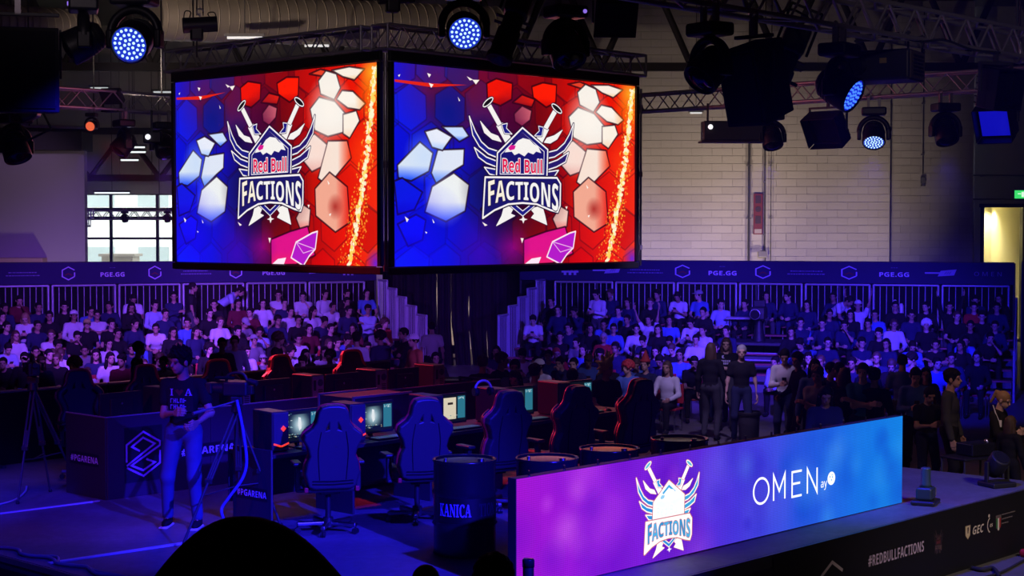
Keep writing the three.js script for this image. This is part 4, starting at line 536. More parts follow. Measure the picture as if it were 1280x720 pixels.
{ // black cloth draped over tall equipment in front of the stage
  const d = 10.2, c = at(303, 646, d), sh = [], N = 40, K = 26; const g = new THREE.BufferGeometry(), pos = [], idx = [];
  for (let j = 0; j <= K; j++) for (let i = 0; i < N; i++) { const f = j / K, a = i / N * Math.PI * 2, r = (0.02 + 1.25 * Math.pow(f, 0.75)) * (1 + 0.05 * f * Math.sin(a * 7 + 1) + 0.03 * f * Math.sin(a * 13)), y = c.y * (1 - Math.pow(f, 1.5) * 0.98); pos.push(Math.cos(a) * r * 1.0 + 0.12 * Math.sin(f * 3) * Math.cos(a * 2) * 0.3, y, Math.sin(a) * r * 0.8); }
  for (let j = 0; j < K; j++) for (let i = 0; i < N; i++) { const a = j * N + i, b = j * N + (i + 1) % N; idx.push(a, b, a + N, b, b + N, a + N); }
  g.setAttribute('position', new THREE.Float32BufferAttribute(pos, 3)); g.setIndex(idx); g.computeVertexNormals();
  single('draped_cover', g, matte([0.009, 0.008, 0.008], 0.95), 'black cloth draped over tall equipment in front of the stage', 'cover', V3(c.x, 0, -d));
}
// ---------------------------------------------------------------- grandstands
const TIER = 0.78, RISE = 0.17, ROWS = 6;
function standFrame(pa, da, pb, db) {
  const a = V3((pa - 640) / F * da, 0, -da), b = V3((pb - 640) / F * db, 0, -db), e = b.clone().sub(a), L = e.length(); e.normalize();
  const n = V3(-e.z, 0, e.x); if (n.z < 0) n.negate();
  const atPx = (px, off = 0) => { const k = (px - 640) / F, o = a.clone().addScaledVector(n, off); return (k * -o.z - o.x) / (e.x + k * e.z); };   // distance along the line seen at that pixel column
  return { a, b, e, n, L, yaw: Math.atan2(-e.z, e.x), atPx, P: (s, off, y = 0) => a.clone().addScaledVector(e, s).addScaledVector(n, off).setY(y) };
}
const LEFT = standFrame(-40, 38.7, 470, 42.4), RIGHT = standFrame(684, 42.5, 1268, 39);
const barGeo = UNIT, tierMat = mat([0.1, 0.1, 0.12], 0.6), benchMat = mat([0.3, 0.06, 0.07], 0.5), hoardFrame = M.darkGrey;
const FTOP = 2.31, HTOP = 2.86;
function stand(fr, label, near, bounds, items, x0, x1, steps, side) {
  const t = thing('grandstand', label, 'grandstand', fr.a, fr.yaw), L = fr.L;
  for (let r = 0; r < ROWS; r++) {
    const off = (ROWS - 0.5 - r) * TIER + 0.1, y = r * RISE;
    if (r) part('tier', bx(L, y, TIER, L / 2, y / 2, off), tierMat, t);
    const b = part('bench', rb(L, 0.04, 0.3, 0.01, L / 2, y + 0.42, off - 0.16), benchMat, t); for (let s = 0.4; s < L; s += 1.6) part('bench_leg', bx(0.05, 0.4, 0.24, s, y + 0.2, off - 0.16), M.darkGrey, b);
  }
  for (let i = 0; i + 1 < bounds.length; i++) {
    const s0 = fr.atPx(bounds[i]) + 0.05, s1 = fr.atPx(bounds[i + 1]) - 0.05, w = s1 - s0, g = thing('fence_panel', `galvanised bar fence panel ${near[0]}, ${['first', 'second', 'third', 'fourth', 'fifth', 'sixth', 'seventh', 'eighth'][side > 0 ? bounds.length - 2 - i : i]} from the drapes`, 'fence', fr.P(s0, 0.02), fr.yaw, 'fence panels behind the top row ' + near[0]), y0 = 0.75;
    rod('top_rail', V3(0, FTOP, 0), V3(w, FTOP, 0), 0.028, M.galv, g); rod('bottom_rail', V3(0, y0 + 0.1, 0), V3(w, y0 + 0.1, 0), 0.022, M.galv, g); for (const x of [0, w]) rod('post', V3(x, 0, 0), V3(x, FTOP + 0.01, 0), 0.03, M.galv, g);
    const nb = Math.round(w / 0.148); for (let k = 1; k < nb; k++) rod('bar', V3(w * k / nb, y0 + 0.1, 0), V3(w * k / nb, FTOP, 0), 0.011, M.galv, g);
  }
  const s0 = fr.atPx(x0), s1 = fr.atPx(x1), w = s1 - s0, h = thing('banner', near[1], 'banner', fr.P(s0, 0), fr.yaw);
  part('sheet', bx(w, HTOP - FTOP - 0.04, 0.02, w / 2, (HTOP + FTOP + 0.04) / 2, 0), mat([0.012, 0.009, 0.03], 0.8), h);
  part('print', new THREE.PlaneGeometry(w, HTOP - FTOP - 0.04).translate(w / 2, (HTOP + FTOP + 0.04) / 2, 0.012), mat([1, 1, 1], 0.8, 0, { map: texOf(bannerArt(items, x0, x1)) }), h);
  for (let k = 0; k <= 6; k++) rod('post', V3(w * k / 6, 0, -0.06), V3(w * k / 6, HTOP, -0.06), 0.03, M.darkGrey, h); rod('top_rail', V3(0, HTOP, -0.04), V3(w, HTOP, -0.04), 0.025, M.darkGrey, h);
  const bk = thing('backing_cloth', `black backing cloth behind the fence ${near[0]}`, 'backing cloth', fr.P(s0, -0.14), fr.yaw); part('cloth', bx(w, FTOP + 0.02, 0.02, w / 2, (FTOP + 0.02) / 2, 0), M.blackSoft, bk); rod('rail', V3(0, FTOP + 0.03, 0), V3(w, FTOP + 0.03, 0), 0.02, M.darkGrey, bk);
  const se = side < 0 ? L + 0.04 : -0.04;
  for (let k = 0; k < 5; k++) {
    const top = 2.36 - k * 0.185, off = 0.1 + k * TIER, y0 = Math.max(0.12, (ROWS - 2 - k) * RISE), g = thing('stair_guard', `${['highest', 'second highest', 'middle', 'second lowest', 'lowest'][k]} stepped guard panel beside the drapes, ${near[0]}`, 'guard rail', fr.P(se, off), fr.yaw, 'stepped guard panels ' + near[0]), z1 = TIER - 0.04;
    for (const z of [0, z1]) rod('post', V3(0, 0, z), V3(0, top, z), 0.028, M.galv, g); rod('top_rail', V3(0, top, 0), V3(0, top, z1), 0.028, M.galv, g); rod('bottom_rail', V3(0, y0, 0), V3(0, y0, z1), 0.022, M.galv, g); for (let i = 1; i < 6; i++) rod('bar', V3(0, y0, z1 * i / 6), V3(0, top, z1 * i / 6), 0.011, M.galv, g);
  }
}
stand(LEFT, 'tiered seating stand in front of the glazed wall', ['on the window-side stand', 'dark navy banner with hexagon marks on the window-side stand'], [-20, 62.5, 146, 226.5, 306, 384, 457], [['t', 22], ['h', 77], ['p', 130], ['h', 182], ['t', 233], ['h', 284], ['p', 333], ['a', 382], ['c', 432]], -38, 470, 5, -1);
stand(RIGHT, 'tiered seating stand in front of the pale block wall', ['on the block-wall stand', 'dark navy banner with hexagon marks on the block-wall stand'], [692, 768, 845, 923, 1005, 1090, 1176, 1264], [['c', 718], ['a', 767], ['t', 817], ['h', 866], ['p', 917], ['h', 968], ['t', 1021], ['h', 1074], ['p', 1128], ['a', 1183], ['o', 1238]], 650, 1268, 5, 1);
{ // closing panels at the far end of the block-wall stand
  const f = RIGHT, t = thing('black_screen', 'tall black masking panel at the outer end of the block-wall stand', 'panel', f.P(f.L + 1.05, 1.6), f.yaw); part('cloth', bx(1.7, 2.95, 0.06, 0, 1.475, 0), M.blackSoft, t); for (const x of [-0.85, 0.85]) rod('post', V3(x, 0, 0), V3(x, 2.95, 0), 0.03, M.darkGrey, t);
  const g = thing('stair_guard', 'white sloping side panel closing the outer end of the block-wall stand', 'guard rail', f.P(f.L + 0.06, 0.2), f.yaw); part('panel', new THREE.ExtrudeGeometry(new THREE.Shape([[0, 1.5], [4.4, 0.1], [4.4, 1.1], [0, 2.05]].map(([x, y]) => new THREE.Vector2(-x, y))), { depth: 0.03, bevelEnabled: false }).rotateY(Math.PI / 2).translate(-0.015, 0, 0), mat([0.45, 0.45, 0.5], 0.6), g); for (const z of [0, 4.4]) rod('post', V3(0, 0, z), V3(0, z ? 1.1 : 2.05, z), 0.03, M.galv, g);
}
{ // black drapes closing the gap between the stands
  const d = 44.2, cuts = [478, 505, 528, 546, 564, 586, 608, 634, 668], cloth = matte([0.016, 0.013, 0.014], 0.95);
  const gap = (k, y) => ({ 3: Math.exp(-(((y - 1.9) / 0.35) ** 2)) * 0.03, 4: Math.max(0, 1.05 - y) * 0.055 + Math.exp(-(((y - 0.75) / 0.4) ** 2)) * 0.03, 5: Math.max(0, 0.95 - y) * 0.06 + Math.exp(-(((y - 1.55) / 0.16) ** 2)) * 0.03, 6: Math.max(0, 0.9 - y) * 0.04 }[k] || 0);
  const lean = (k, y) => ({ 4: 0.09, 5: 0.08, 6: 0.04 }[k] || 0) * Math.max(0, 1.1 - y);
  for (let k = 0; k + 1 < cuts.length; k++) {
    const xa = (cuts[k] - 640) / F * d, xb = (cuts[k + 1] - 640) / F * d, NX = 26, NY = 28, pos = [], idx = [], Hh = 3.3;
    for (let j = 0; j <= NY; j++) for (let i = 0; i <= NX; i++) { const y = Hh * j / NY, u = i / NX, l = xa + lean(k, y) + gap(k, y) / 2, r = xb + lean(k + 1, y) - gap(k + 1, y) / 2; pos.push(l + (r - l) * u, y, 0.07 * Math.sin(u * 9 + k * 1.7) * (1 - 0.3 * j / NY) + 0.03 * Math.sin(u * 23 + k)); }
    for (let j = 0; j < NY; j++) for (let i = 0; i < NX; i++) { const a = j * (NX + 1) + i; idx.push(a, a + 1, a + NX + 1, a + 1, a + NX + 2, a + NX + 1); }
    const g = new THREE.BufferGeometry(); g.setAttribute('position', new THREE.Float32BufferAttribute(pos, 3)); g.setIndex(idx); g.computeVertexNormals();
    const t = thing('drape', `black gathered drape, ${['first', 'second', 'third', 'fourth', 'fifth', 'sixth', 'seventh', 'eighth'][k]} from the window-side stand`, 'drape', V3(0, 0, -d), 0, 'black drapes between the stands'); part('cloth', g, cloth, t); part('hem', bx(xb - xa - 0.1, 0.02, 0.02, (xa + xb) / 2 + lean(k, 0), 0.015, 0.04), cloth, t);
  }
  const r = thing('drape_rail', 'black rail carrying the drapes between the stands', 'rail', V3(0, 0, -d)); rod('tube', V3(-4, 3.32, 0), V3(1.2, 3.32, 0), 0.03, M.black, r); for (const x of [-4, 1.2]) rod('post', V3(x, 0, -0.2), V3(x, 3.32, 0), 0.03, M.black, r);
}
// ---------------------------------------------------------------- people
const clamp01 = (t) => (t < 0 ? 0 : t > 1 ? 1 : t);
const bone = (a, b, ra, rb2 = ra) => ({ a, b, ra, rb: rb2, d: b.clone().sub(a), l: Math.max(1e-9, b.clone().sub(a).lengthSq()) });
const egg = (c, rx, ry, rz, q) => ({ c, rx, ry, rz, q: q ? q.clone().invert() : null });
const tmp = new THREE.Vector3();
function dist(p, x, y, z) {
  if (p.c) { tmp.set(x - p.c.x, y - p.c.y, z - p.c.z); if (p.q) tmp.applyQuaternion(p.q); const a = tmp.x / p.rx, b = tmp.y / p.ry, c = tmp.z / p.rz, k0 = Math.sqrt(a * a + b * b + c * c), a2 = a / p.rx, b2 = b / p.ry, c2 = c / p.rz, k1 = Math.sqrt(a2 * a2 + b2 * b2 + c2 * c2); return k1 < 1e-9 ? -Math.min(p.rx, p.ry, p.rz) : k0 * (k0 - 1) / k1; }
  const ax = x - p.a.x, ay = y - p.a.y, az = z - p.a.z, h = clamp01((ax * p.d.x + ay * p.d.y + az * p.d.z) / p.l), ex = ax - p.d.x * h, ey = ay - p.d.y * h, ez = az - p.d.z * h;
  return Math.sqrt(ex * ex + ey * ey + ez * ez) - (p.ra + (p.rb - p.ra) * h);
}
function field(adds, k = 0.03, subs = [], grow = 0) {
  return (x, y, z) => { let d = 1e3; for (const p of adds) { const e = dist(p, x, y, z), h = Math.max(k - Math.abs(d - e), 0) / k; d = Math.min(d, e) - h * h * k * 0.25; } d -= grow; for (const s of subs) d = Math.max(d, -dist(s, x, y, z)); return d; };
}
function bounds(adds, pad) { const lo = V3(9, 9, 9), hi = V3(-9, -9, -9); for (const p of adds) { const m = p.c ? Math.max(p.rx, p.ry, p.rz) : Math.max(p.ra, p.rb); for (const q of p.c ? [p.c] : [p.a, p.b]) { lo.min(q.clone().subScalar(m + pad)); hi.max(q.clone().addScalar(m + pad)); } } return [lo, hi]; }
function skin(f, [lo, hi], c) {          // surface nets
  const nx = Math.ceil((hi.x - lo.x) / c) + 2, ny = Math.ceil((hi.y - lo.y) / c) + 2, nz = Math.ceil((hi.z - lo.z) / c) + 2, g = new Float32Array(nx * ny * nz), vi = new Int32Array(nx * ny * nz).fill(-1), pos = [], idx = [];
  for (let k = 0, n = 0; k < nz; k++) for (let j = 0; j < ny; j++) for (let i = 0; i < nx; i++, n++) g[n] = f(lo.x + i * c, lo.y + j * c, lo.z + k * c);
  const st = [1, nx, nx * ny], off = [0, 1, nx, nx + 1, st[2], st[2] + 1, st[2] + nx, st[2] + nx + 1], E = [[0, 1], [2, 3], [4, 5], [6, 7], [0, 2], [1, 3], [4, 6], [5, 7], [0, 4], [1, 5], [2, 6], [3, 7]];
  for (let k = 0; k < nz - 1; k++) for (let j = 0; j < ny - 1; j++) for (let i = 0; i < nx - 1; i++) {
    const n = i + j * nx + k * st[2]; let m = 0; for (let q = 0; q < 8; q++) if (g[n + off[q]] < 0) m |= 1 << q; if (m === 0 || m === 255) continue;
    let x = 0, y = 0, z = 0, w = 0; for (const [a, b] of E) { const sa = (m >> a) & 1, sb = (m >> b) & 1; if (sa === sb) continue; const va = g[n + off[a]], t = va / (va - g[n + off[b]]); x += (a & 1) + ((b & 1) - (a & 1)) * t; y += ((a >> 1) & 1) + (((b >> 1) & 1) - ((a >> 1) & 1)) * t; z += (a >> 2) + ((b >> 2) - (a >> 2)) * t; w++; }
    vi[n] = pos.length / 3; pos.push(lo.x + (i + x / w) * c, lo.y + (j + y / w) * c, lo.z + (k + z / w) * c);
  }
  for (let k = 1; k < nz - 1; k++) for (let j = 1; j < ny - 1; j++) for (let i = 1; i < nx - 1; i++) {
    const n = i + j * nx + k * st[2];
    for (let ax = 0; ax < 3; ax++) { const s0 = g[n] < 0, s1 = g[n + st[ax]] < 0; if (s0 === s1) continue; const u = st[(ax + 1) % 3], v = st[(ax + 2) % 3], A = vi[n - u - v], B = vi[n - v], C = vi[n], D = vi[n - u]; if (A < 0 || B < 0 || C < 0 || D < 0) continue; if (s0) idx.push(A, B, C, A, C, D); else idx.push(A, C, B, A, D, C); }
  }
  const nor = new Float32Array(pos.length), e = c * 0.35; for (let i = 0; i < pos.length; i += 3) { const x = pos[i], y = pos[i + 1], z = pos[i + 2]; tmp2.set(f(x + e, y, z) - f(x - e, y, z), f(x, y + e, z) - f(x, y - e, z), f(x, y, z + e) - f(x, y, z - e)).normalize().toArray(nor, i); }
  const o = new THREE.BufferGeometry(); o.setAttribute('position', new THREE.Float32BufferAttribute(pos, 3)); o.setAttribute('normal', new THREE.BufferAttribute(nor, 3)); o.setIndex(idx); return o;
}
const tmp2 = new THREE.Vector3();
const joined = (list) => { const pos = [], nor = [], idx = []; for (const g of list) { const b = pos.length / 3; pos.push(...g.attributes.position.array); nor.push(...g.attributes.normal.array); for (const i of g.index.array) idx.push(i + b); } const o = new THREE.BufferGeometry(); o.setAttribute('position', new THREE.Float32BufferAttribute(pos, 3)); o.setAttribute('normal', new THREE.Float32BufferAttribute(nor, 3)); o.setIndex(idx); return o; };
function flipX(g) { const o = g.clone(), p = o.attributes.position.array, n = o.attributes.normal.array; for (let i = 0; i < p.length; i += 3) { p[i] = -p[i]; n[i] = -n[i]; } const ix = o.index.array; for (let i = 0; i < ix.length; i += 3) { const t = ix[i]; ix[i] = ix[i + 1]; ix[i + 1] = t; } return o; }
// head in its own frame: origin at the centre of the skull, face toward +z
const headPrims = [egg(V3(0, 0.022, -0.012), 0.075, 0.092, 0.094), egg(V3(0, -0.045, 0.03), 0.056, 0.066, 0.062), egg(V3(0, -0.085, 0.062), 0.028, 0.022, 0.022), bone(V3(0, 0.008, 0.082), V3(0, -0.024, 0.103), 0.01, 0.015), bone(V3(-0.04, 0.026, 0.07), V3(0.04, 0.026, 0.07), 0.016), egg(V3(0.079, -0.012, -0.008), 0.012, 0.032, 0.02), egg(V3(-0.079, -0.012, -0.008), 0.012, 0.032, 0.02), bone(V3(-0.02, -0.056, 0.082), V3(0.02, -0.056, 0.082), 0.011)];
const eyeHoles = [egg(V3(0.031, 0.004, 0.094), 0.018, 0.012, 0.018), egg(V3(-0.031, 0.004, 0.094), 0.018, 0.012, 0.018), egg(V3(0, -0.0575, 0.104), 0.024, 0.003, 0.014)];
const headGeo = (c) => skin(field(headPrims, 0.016, eyeHoles), bounds(headPrims, 0.02), c);
const HEAD = headGeo(0.0155), HEAD_FINE = headGeo(0.007);
function handPrims(curl) {
  const a = []; [[0.03, 0.9], [0.011, 1], [-0.009, 0.94], [-0.027, 0.76]].forEach(([z, s], i) => { const k = V3(0, -0.088 + Math.abs(i - 1) * 0.003, z); a.push(bone(V3(0, -0.008, z * 0.6), k, 0.015, 0.0125)); let p = k, an = 0.15 + curl * 0.5; for (const l of [0.042 * s, 0.028 * s, 0.022 * s]) { const q = p.clone().add(V3(Math.sin(an) * l, -Math.cos(an) * l, 0)); a.push(bone(p, q, 0.0098, 0.0085)); p = q; an += 0.25 + curl * 0.75; } });
  a.push(bone(V3(0.002, -0.025, 0.018), V3(0.012, -0.055, 0.045), 0.014, 0.012), bone(V3(0.012, -0.055, 0.045), V3(0.024 + curl * 0.012, -0.085, 0.046 - curl * 0.012), 0.0105, 0.0095)); return a;
}
const handCache = {};
function hand(curl, c) { const k = curl + '_' + c; return handCache[k] ??= skin(field(handPrims(curl), 0.008), bounds(handPrims(curl), 0.012), c); }
function ik(a, c, l1, l2, pole) { const d = c.clone().sub(a), L = Math.min(d.length(), l1 + l2 - 0.004); d.normalize(); const x = (l1 * l1 - l2 * l2 + L * L) / (2 * L), h = Math.sqrt(Math.max(0, l1 * l1 - x * x)), p = pole.clone().addScaledVector(d, -pole.dot(d)).normalize(); return [a.clone().addScaledVector(d, x).addScaledVector(p, h), a.clone().addScaledVector(d, L)]; }
// a pose: pelvis height and place, lean, head turn and nod, wrists and ankles
const POSES = {
  upright: { sit: 1, lean: 0.04, wr: [0.16, 0.62, 0.32], wl: [-0.16, 0.62, 0.32] },
  relaxed: { sit: 1, lean: 0.12, yaw: 0.35, wr: [0.1, 0.64, 0.34], wl: [-0.14, 0.63, 0.3] },
  leaning: { sit: 1, lean: 0.62, nod: -0.25, wr: [0.05, 0.56, 0.52], wl: [-0.05, 0.58, 0.52], curl: 0.8 },
  crossed: { sit: 1, lean: -0.02, wr: [-0.13, 0.84, 0.2], wl: [0.12, 0.8, 0.23], curl: 0.5, pole: [1, -0.6, -0.1] },
  chin: { sit: 1, lean: 0.3, nod: 0.1, wr: [0.05, 1.0, 0.33], wl: [-0.02, 0.66, 0.36], curl: 0.9, up: 1 },
  phone: { sit: 1, lean: 0.22, nod: 0.45, wr: [0.07, 0.76, 0.36], wl: [-0.07, 0.76, 0.36], curl: 0.7, up: 0.6 },
  cheering: { sit: 1, lean: -0.05, wr: [0.32, 1.5, 0.12], wl: [-0.3, 1.44, 0.16], curl: 0.3, up: 1, pole: [0, -1, 0.4] },
  turned: { sit: 1, lean: 0.1, yaw: -0.6, wr: [0.14, 0.64, 0.32], wl: [-0.1, 0.66, 0.36] },
  standing: { lean: 0.02, wr: [0.27, 0.8, 0.1], wl: [-0.27, 0.8, 0.1] },
  glancing: { lean: 0.02, yaw: 0.6, wr: [0.27, 0.8, 0.08], wl: [-0.1, 1.0, 0.28] },
  folded: { lean: 0.0, nod: 0.1, wr: [-0.13, 1.2, 0.2], wl: [0.12, 1.16, 0.23], curl: 0.5, pole: [1, -0.6, -0.1] },
  texting: { lean: 0.05, nod: 0.4, wr: [0.08, 1.14, 0.3], wl: [-0.08, 1.12, 0.3], curl: 0.7, up: 0.6 },
  stooping: { lean: 1.0, nod: 0.3, wr: [0.2, 0.55, 0.55], wl: [-0.2, 0.75, 0.62] },
  filming: { lean: 0.04, nod: 0.0, wr: [0.1, 1.4, 0.32], wl: [-0.1, 1.36, 0.34], curl: 0.8, up: 1, pole: [0.6, -1, 0] },
  operator: { lean: 0.02, yaw: -0.75, nod: 0.1, wr: [0.2, 1.03, 0.3], wl: [-0.02, 1.12, 0.27], curl: 0.7, feet: [[0.14, 0.05], [-0.17, -0.03]] },
};
const kits = {};
function kit(poseName, long, fine) {
  const key = poseName + long + fine; if (kits[key]) return kits[key];
  const o = POSES[poseName], ph = o.sit ? 0.53 : 0.94, P = V3(0, ph, 0), lean = o.lean || 0, q = new THREE.Quaternion().setFromAxisAngle(V3(1, 0, 0), lean), s = V3(0, 1, 0).applyQuaternion(q), on = (y, z = 0, x = 0) => P.clone().add(V3(x, y, z).applyQuaternion(q));
  const nb = on(0.5, -0.005), hq = new THREE.Quaternion().setFromEuler(new THREE.Euler(lean * 0.35 + (o.nod || 0), o.yaw || 0, 0, 'YXZ')), hc = on(0.555, 0.015).add(V3(0, 0.092, 0.014).applyQuaternion(hq));
  const sR = on(0.418, -0.01, 0.168), sL = on(0.418, -0.01, -0.168), pole = V3(...(o.pole || [0.6, -0.5, -0.7])), [eR, wR] = ik(sR, V3(...o.wr), 0.285, 0.25, pole), [eL, wL] = ik(sL, V3(...o.wl), 0.285, 0.25, pole.clone().multiply(V3(-1, 1, 1)));
  const hipR = V3(0.088, ph - 0.03, 0.01), hipL = V3(-0.088, ph - 0.03, 0.01), ft = o.feet || (o.sit ? [[0.14, 0.44], [-0.14, 0.42]] : [[0.12, 0.02], [-0.12, -0.02]]);
  const [kR, aR] = ik(hipR, V3(ft[0][0], 0.085, ft[0][1]), 0.43, 0.42, V3(0.1, 0.3, 1)), [kL, aL] = ik(hipL, V3(ft[1][0], 0.085, ft[1][1]), 0.43, 0.42, V3(-0.1, 0.3, 1));
  const torso = (g) => [egg(P.clone().add(V3(0, 0.01, 0)), 0.15 + g, 0.1 + g * 0.5, 0.108 + g, q), egg(on(0.14), 0.128 + g, 0.13, 0.098 + g, q), egg(on(0.3, 0.005), 0.15 + g, 0.16, 0.108 + g, q), bone(sR.clone().lerp(sL, 0.12), sL.clone().lerp(sR, 0.12), 0.054 + g), egg(on(0.44, -0.02), 0.1 + g, 0.06 + g, 0.07 + g, q)];
  const arms = (g, full) => { const w = full ? 1 : 0.55, out = []; for (const [a, b, c] of [[sR, eR, wR], [sL, eL, wL]]) { out.push(bone(a, full ? b : a.clone().lerp(b, w), 0.05 + g, (full ? 0.04 : 0.046) + g)); if (full) out.push(bone(b, full === 2 ? b.clone().lerp(c, 0.93) : c, 0.039 + g, (full === 2 ? 0.031 : 0.026) + g)); } return out; };
  const legs = (g, end) => { const out = []; for (const [h, k, a] of [[hipR, kR, aR], [hipL, kL, aL]]) out.push(bone(h, k, 0.082 + g, 0.055 + g), bone(k, k.clone().lerp(a, end), 0.052 + g, 0.037 + g * 1.5)); return out; };
  const c0 = fine ? 0.02 : 0.037, feet = []; for (const a of [aR, aL]) feet.push(bone(a.clone().setY(a.y - 0.02), a.clone().add(V3(0, -0.05, 0.12)), 0.034, 0.026));
  const bodyP = [...torso(-0.012), bone(nb.clone().addScaledVector(s, -0.05), hc.clone().add(V3(0, -0.06, -0.015).applyQuaternion(hq)), 0.056, 0.052), ...arms(-0.003, 1), ...legs(-0.008, 1), ...feet];
  const headG = (fine ? HEAD_FINE : HEAD).clone().applyQuaternion(hq).translate(hc.x, hc.y, hc.z), hands = [];
  for (const [e, w, sd] of [[eR, wR, 1], [eL, wL, -1]]) { const d = w.clone().sub(e).normalize(), hx = V3(-sd, 0, 0).addScaledVector(d, sd * d.x); if (hx.lengthSq() < 0.05) hx.set(0, 0, -1).addScaledVector(d, d.z); hx.normalize(); const hy = d.clone().negate(); const X = hx.clone().multiplyScalar(-sd), m = new THREE.Matrix4().makeBasis(X, hy, X.clone().cross(hy)); let hg = hand(o.curl ?? 0.4, fine ? 0.005 : 0.0125); if (sd > 0) hg = flipX(hg); hands.push(hg.clone().applyMatrix4(m).translate(w.x, w.y, w.z)); }
  const body = joined([skin(field(bodyP, 0.04), bounds(bodyP, 0.05), c0), headG, ...hands]);
  const shirtP = [...torso(0.006), ...arms(long ? 0.009 : 0.012, long ? 2 : 0)], botP = [egg(P.clone().add(V3(0, 0.0, 0)), 0.157, 0.125, 0.118, q), ...legs(0.01, 0.93)];
  const coll = egg(nb.clone().addScaledVector(s, 0.075), 0.075, 0.055, 0.075, q);
  const shirt = skin(field(shirtP, 0.035, [coll], 0.004), bounds(shirtP, 0.06), fine ? 0.018 : 0.036), trousers = skin(field(botP, 0.035, [], 0.002), bounds(botP, 0.05), fine ? 0.018 : 0.038);
  return (kits[key] = { body, shirt, trousers, hq, hc, ankles: [aR, aL], sit: !!o.sit, wrists: [wR, wL], chest: on(0.3, 0.128), q });
}
// hair, hats and shoes in the head's or the ankle's frame
const faceCut = egg(V3(0, -0.045, 0.09), 0.074, 0.09, 0.08), hairShape = (adds, subs, c = 0.018, k = 0.02) => skin(field(adds, k, subs), bounds(adds, 0.025), c);
const cap = egg(V3(0, 0.03, -0.018), 0.086, 0.1, 0.102), HAIR = {
  short: () => hairShape([cap], [faceCut, egg(V3(0, -0.12, 0.0), 0.12, 0.09, 0.12)]),
  tousled: () => { const a = [cap]; for (let i = 0; i < 26; i++) { const y = 1 - i / 26 * 0.75, r = Math.sqrt(1 - y * y), t = i * 2.4; a.push(egg(V3(Math.cos(t) * r * 0.082, 0.034 + y * 0.092, -0.016 + Math.sin(t) * r * 0.1), 0.024 + 0.006 * Math.sin(i * 5), 0.024, 0.026)); } return hairShape(a, [faceCut, egg(V3(0, -0.12, 0.0), 0.12, 0.09, 0.12)], 0.016, 0.014); },
  quiff: () => { const a = [cap]; for (let i = 0; i < 44; i++) { const y = 1 - i / 44 * 0.85, r = Math.sqrt(1 - y * y), t = i * 2.4, f = Math.max(0, Math.sin(t)) * 0.02 + 0.016 * Math.abs(Math.sin(i * 7.3)); a.push(bone(V3(Math.cos(t) * r * 0.078, 0.034 + y * 0.09, -0.016 + Math.sin(t) * r * 0.096), V3(Math.cos(t + 0.3) * r * 0.09, 0.05 + y * 0.1 + f, -0.01 + Math.sin(t + 0.3) * r * 0.11), 0.022, 0.009)); } return hairShape(a, [faceCut, egg(V3(0, -0.12, 0.0), 0.12, 0.09, 0.12)], 0.0065, 0.008); },
  long: () => hairShape([cap, bone(V3(0.062, 0.0, -0.035), V3(0.082, -0.2, -0.03), 0.04, 0.034), bone(V3(-0.062, 0.0, -0.035), V3(-0.082, -0.2, -0.03), 0.04, 0.034), egg(V3(0, -0.08, -0.085), 0.085, 0.17, 0.04)], [faceCut, egg(V3(0, -0.09, 0.07), 0.066, 0.14, 0.09)]),
  ponytail: () => hairShape([cap, egg(V3(0, 0.06, -0.125), 0.03, 0.03, 0.03), bone(V3(0, 0.055, -0.14), V3(0, -0.12, -0.16), 0.032, 0.02)], [faceCut, egg(V3(0, -0.12, 0.0), 0.12, 0.09, 0.12)]),
  curly: () => { const a = [egg(V3(0, 0.03, -0.02), 0.09, 0.1, 0.1)]; for (let i = 0; i < 40; i++) { const y = 1 - i / 40 * 1.25, r = Math.sqrt(Math.max(0, 1 - y * y)), t = i * 2.4; a.push(egg(V3(Math.cos(t) * r * 0.1, 0.03 + y * 0.105, -0.02 + Math.sin(t) * r * 0.105), 0.03, 0.03, 0.03)); } return hairShape(a, [faceCut], 0.016, 0.012); },
  cap: () => hairShape([egg(V3(0, 0.05, -0.014), 0.09, 0.085, 0.104), egg(V3(0, 0.052, 0.11), 0.07, 0.011, 0.075)], [egg(V3(0, -0.05, 0.02), 0.2, 0.088, 0.2)], 0.011, 0.008),
  beanie: () => hairShape([egg(V3(0, 0.055, -0.018), 0.092, 0.1, 0.106)], [egg(V3(0, -0.05, 0.02), 0.2, 0.082, 0.2)], 0.0125),
  cone: () => hairShape([bone(V3(0, 0.08, -0.01), V3(0, 0.27, -0.02), 0.085, 0.012), egg(V3(0, 0.07, -0.012), 0.1, 0.03, 0.11)], [egg(V3(0, -0.05, 0.02), 0.2, 0.085, 0.2)], 0.0125),
  spiky: () => { const a = [egg(V3(0, 0.045, -0.02), 0.1, 0.1, 0.11)]; for (const [x, y, z] of [[0, 0.3, 0], [0.1, 0.27, -0.03], [-0.11, 0.24, -0.02], [0.2, 0.16, -0.02], [-0.19, 0.12, -0.02], [0.2, 0.05, -0.06], [-0.18, 0.0, -0.06], [0.06, 0.25, 0.1], [-0.08, 0.2, 0.12], [0.15, -0.06, -0.06], [-0.12, -0.1, -0.1], [0.05, 0.2, -0.16], [-0.06, 0.12, -0.2], [0.04, 0.04, -0.2]]) a.push(bone(V3(x * 0.35, 0.05 + (y - 0.05) * 0.35, z * 0.35 - 0.01), V3(x, y, z), 0.05, 0.006)); return hairShape(a, [faceCut], 0.0125, 0.02); },
};
const hairCache = {}, hairOf = (n) => hairCache[n] ??= HAIR[n]();
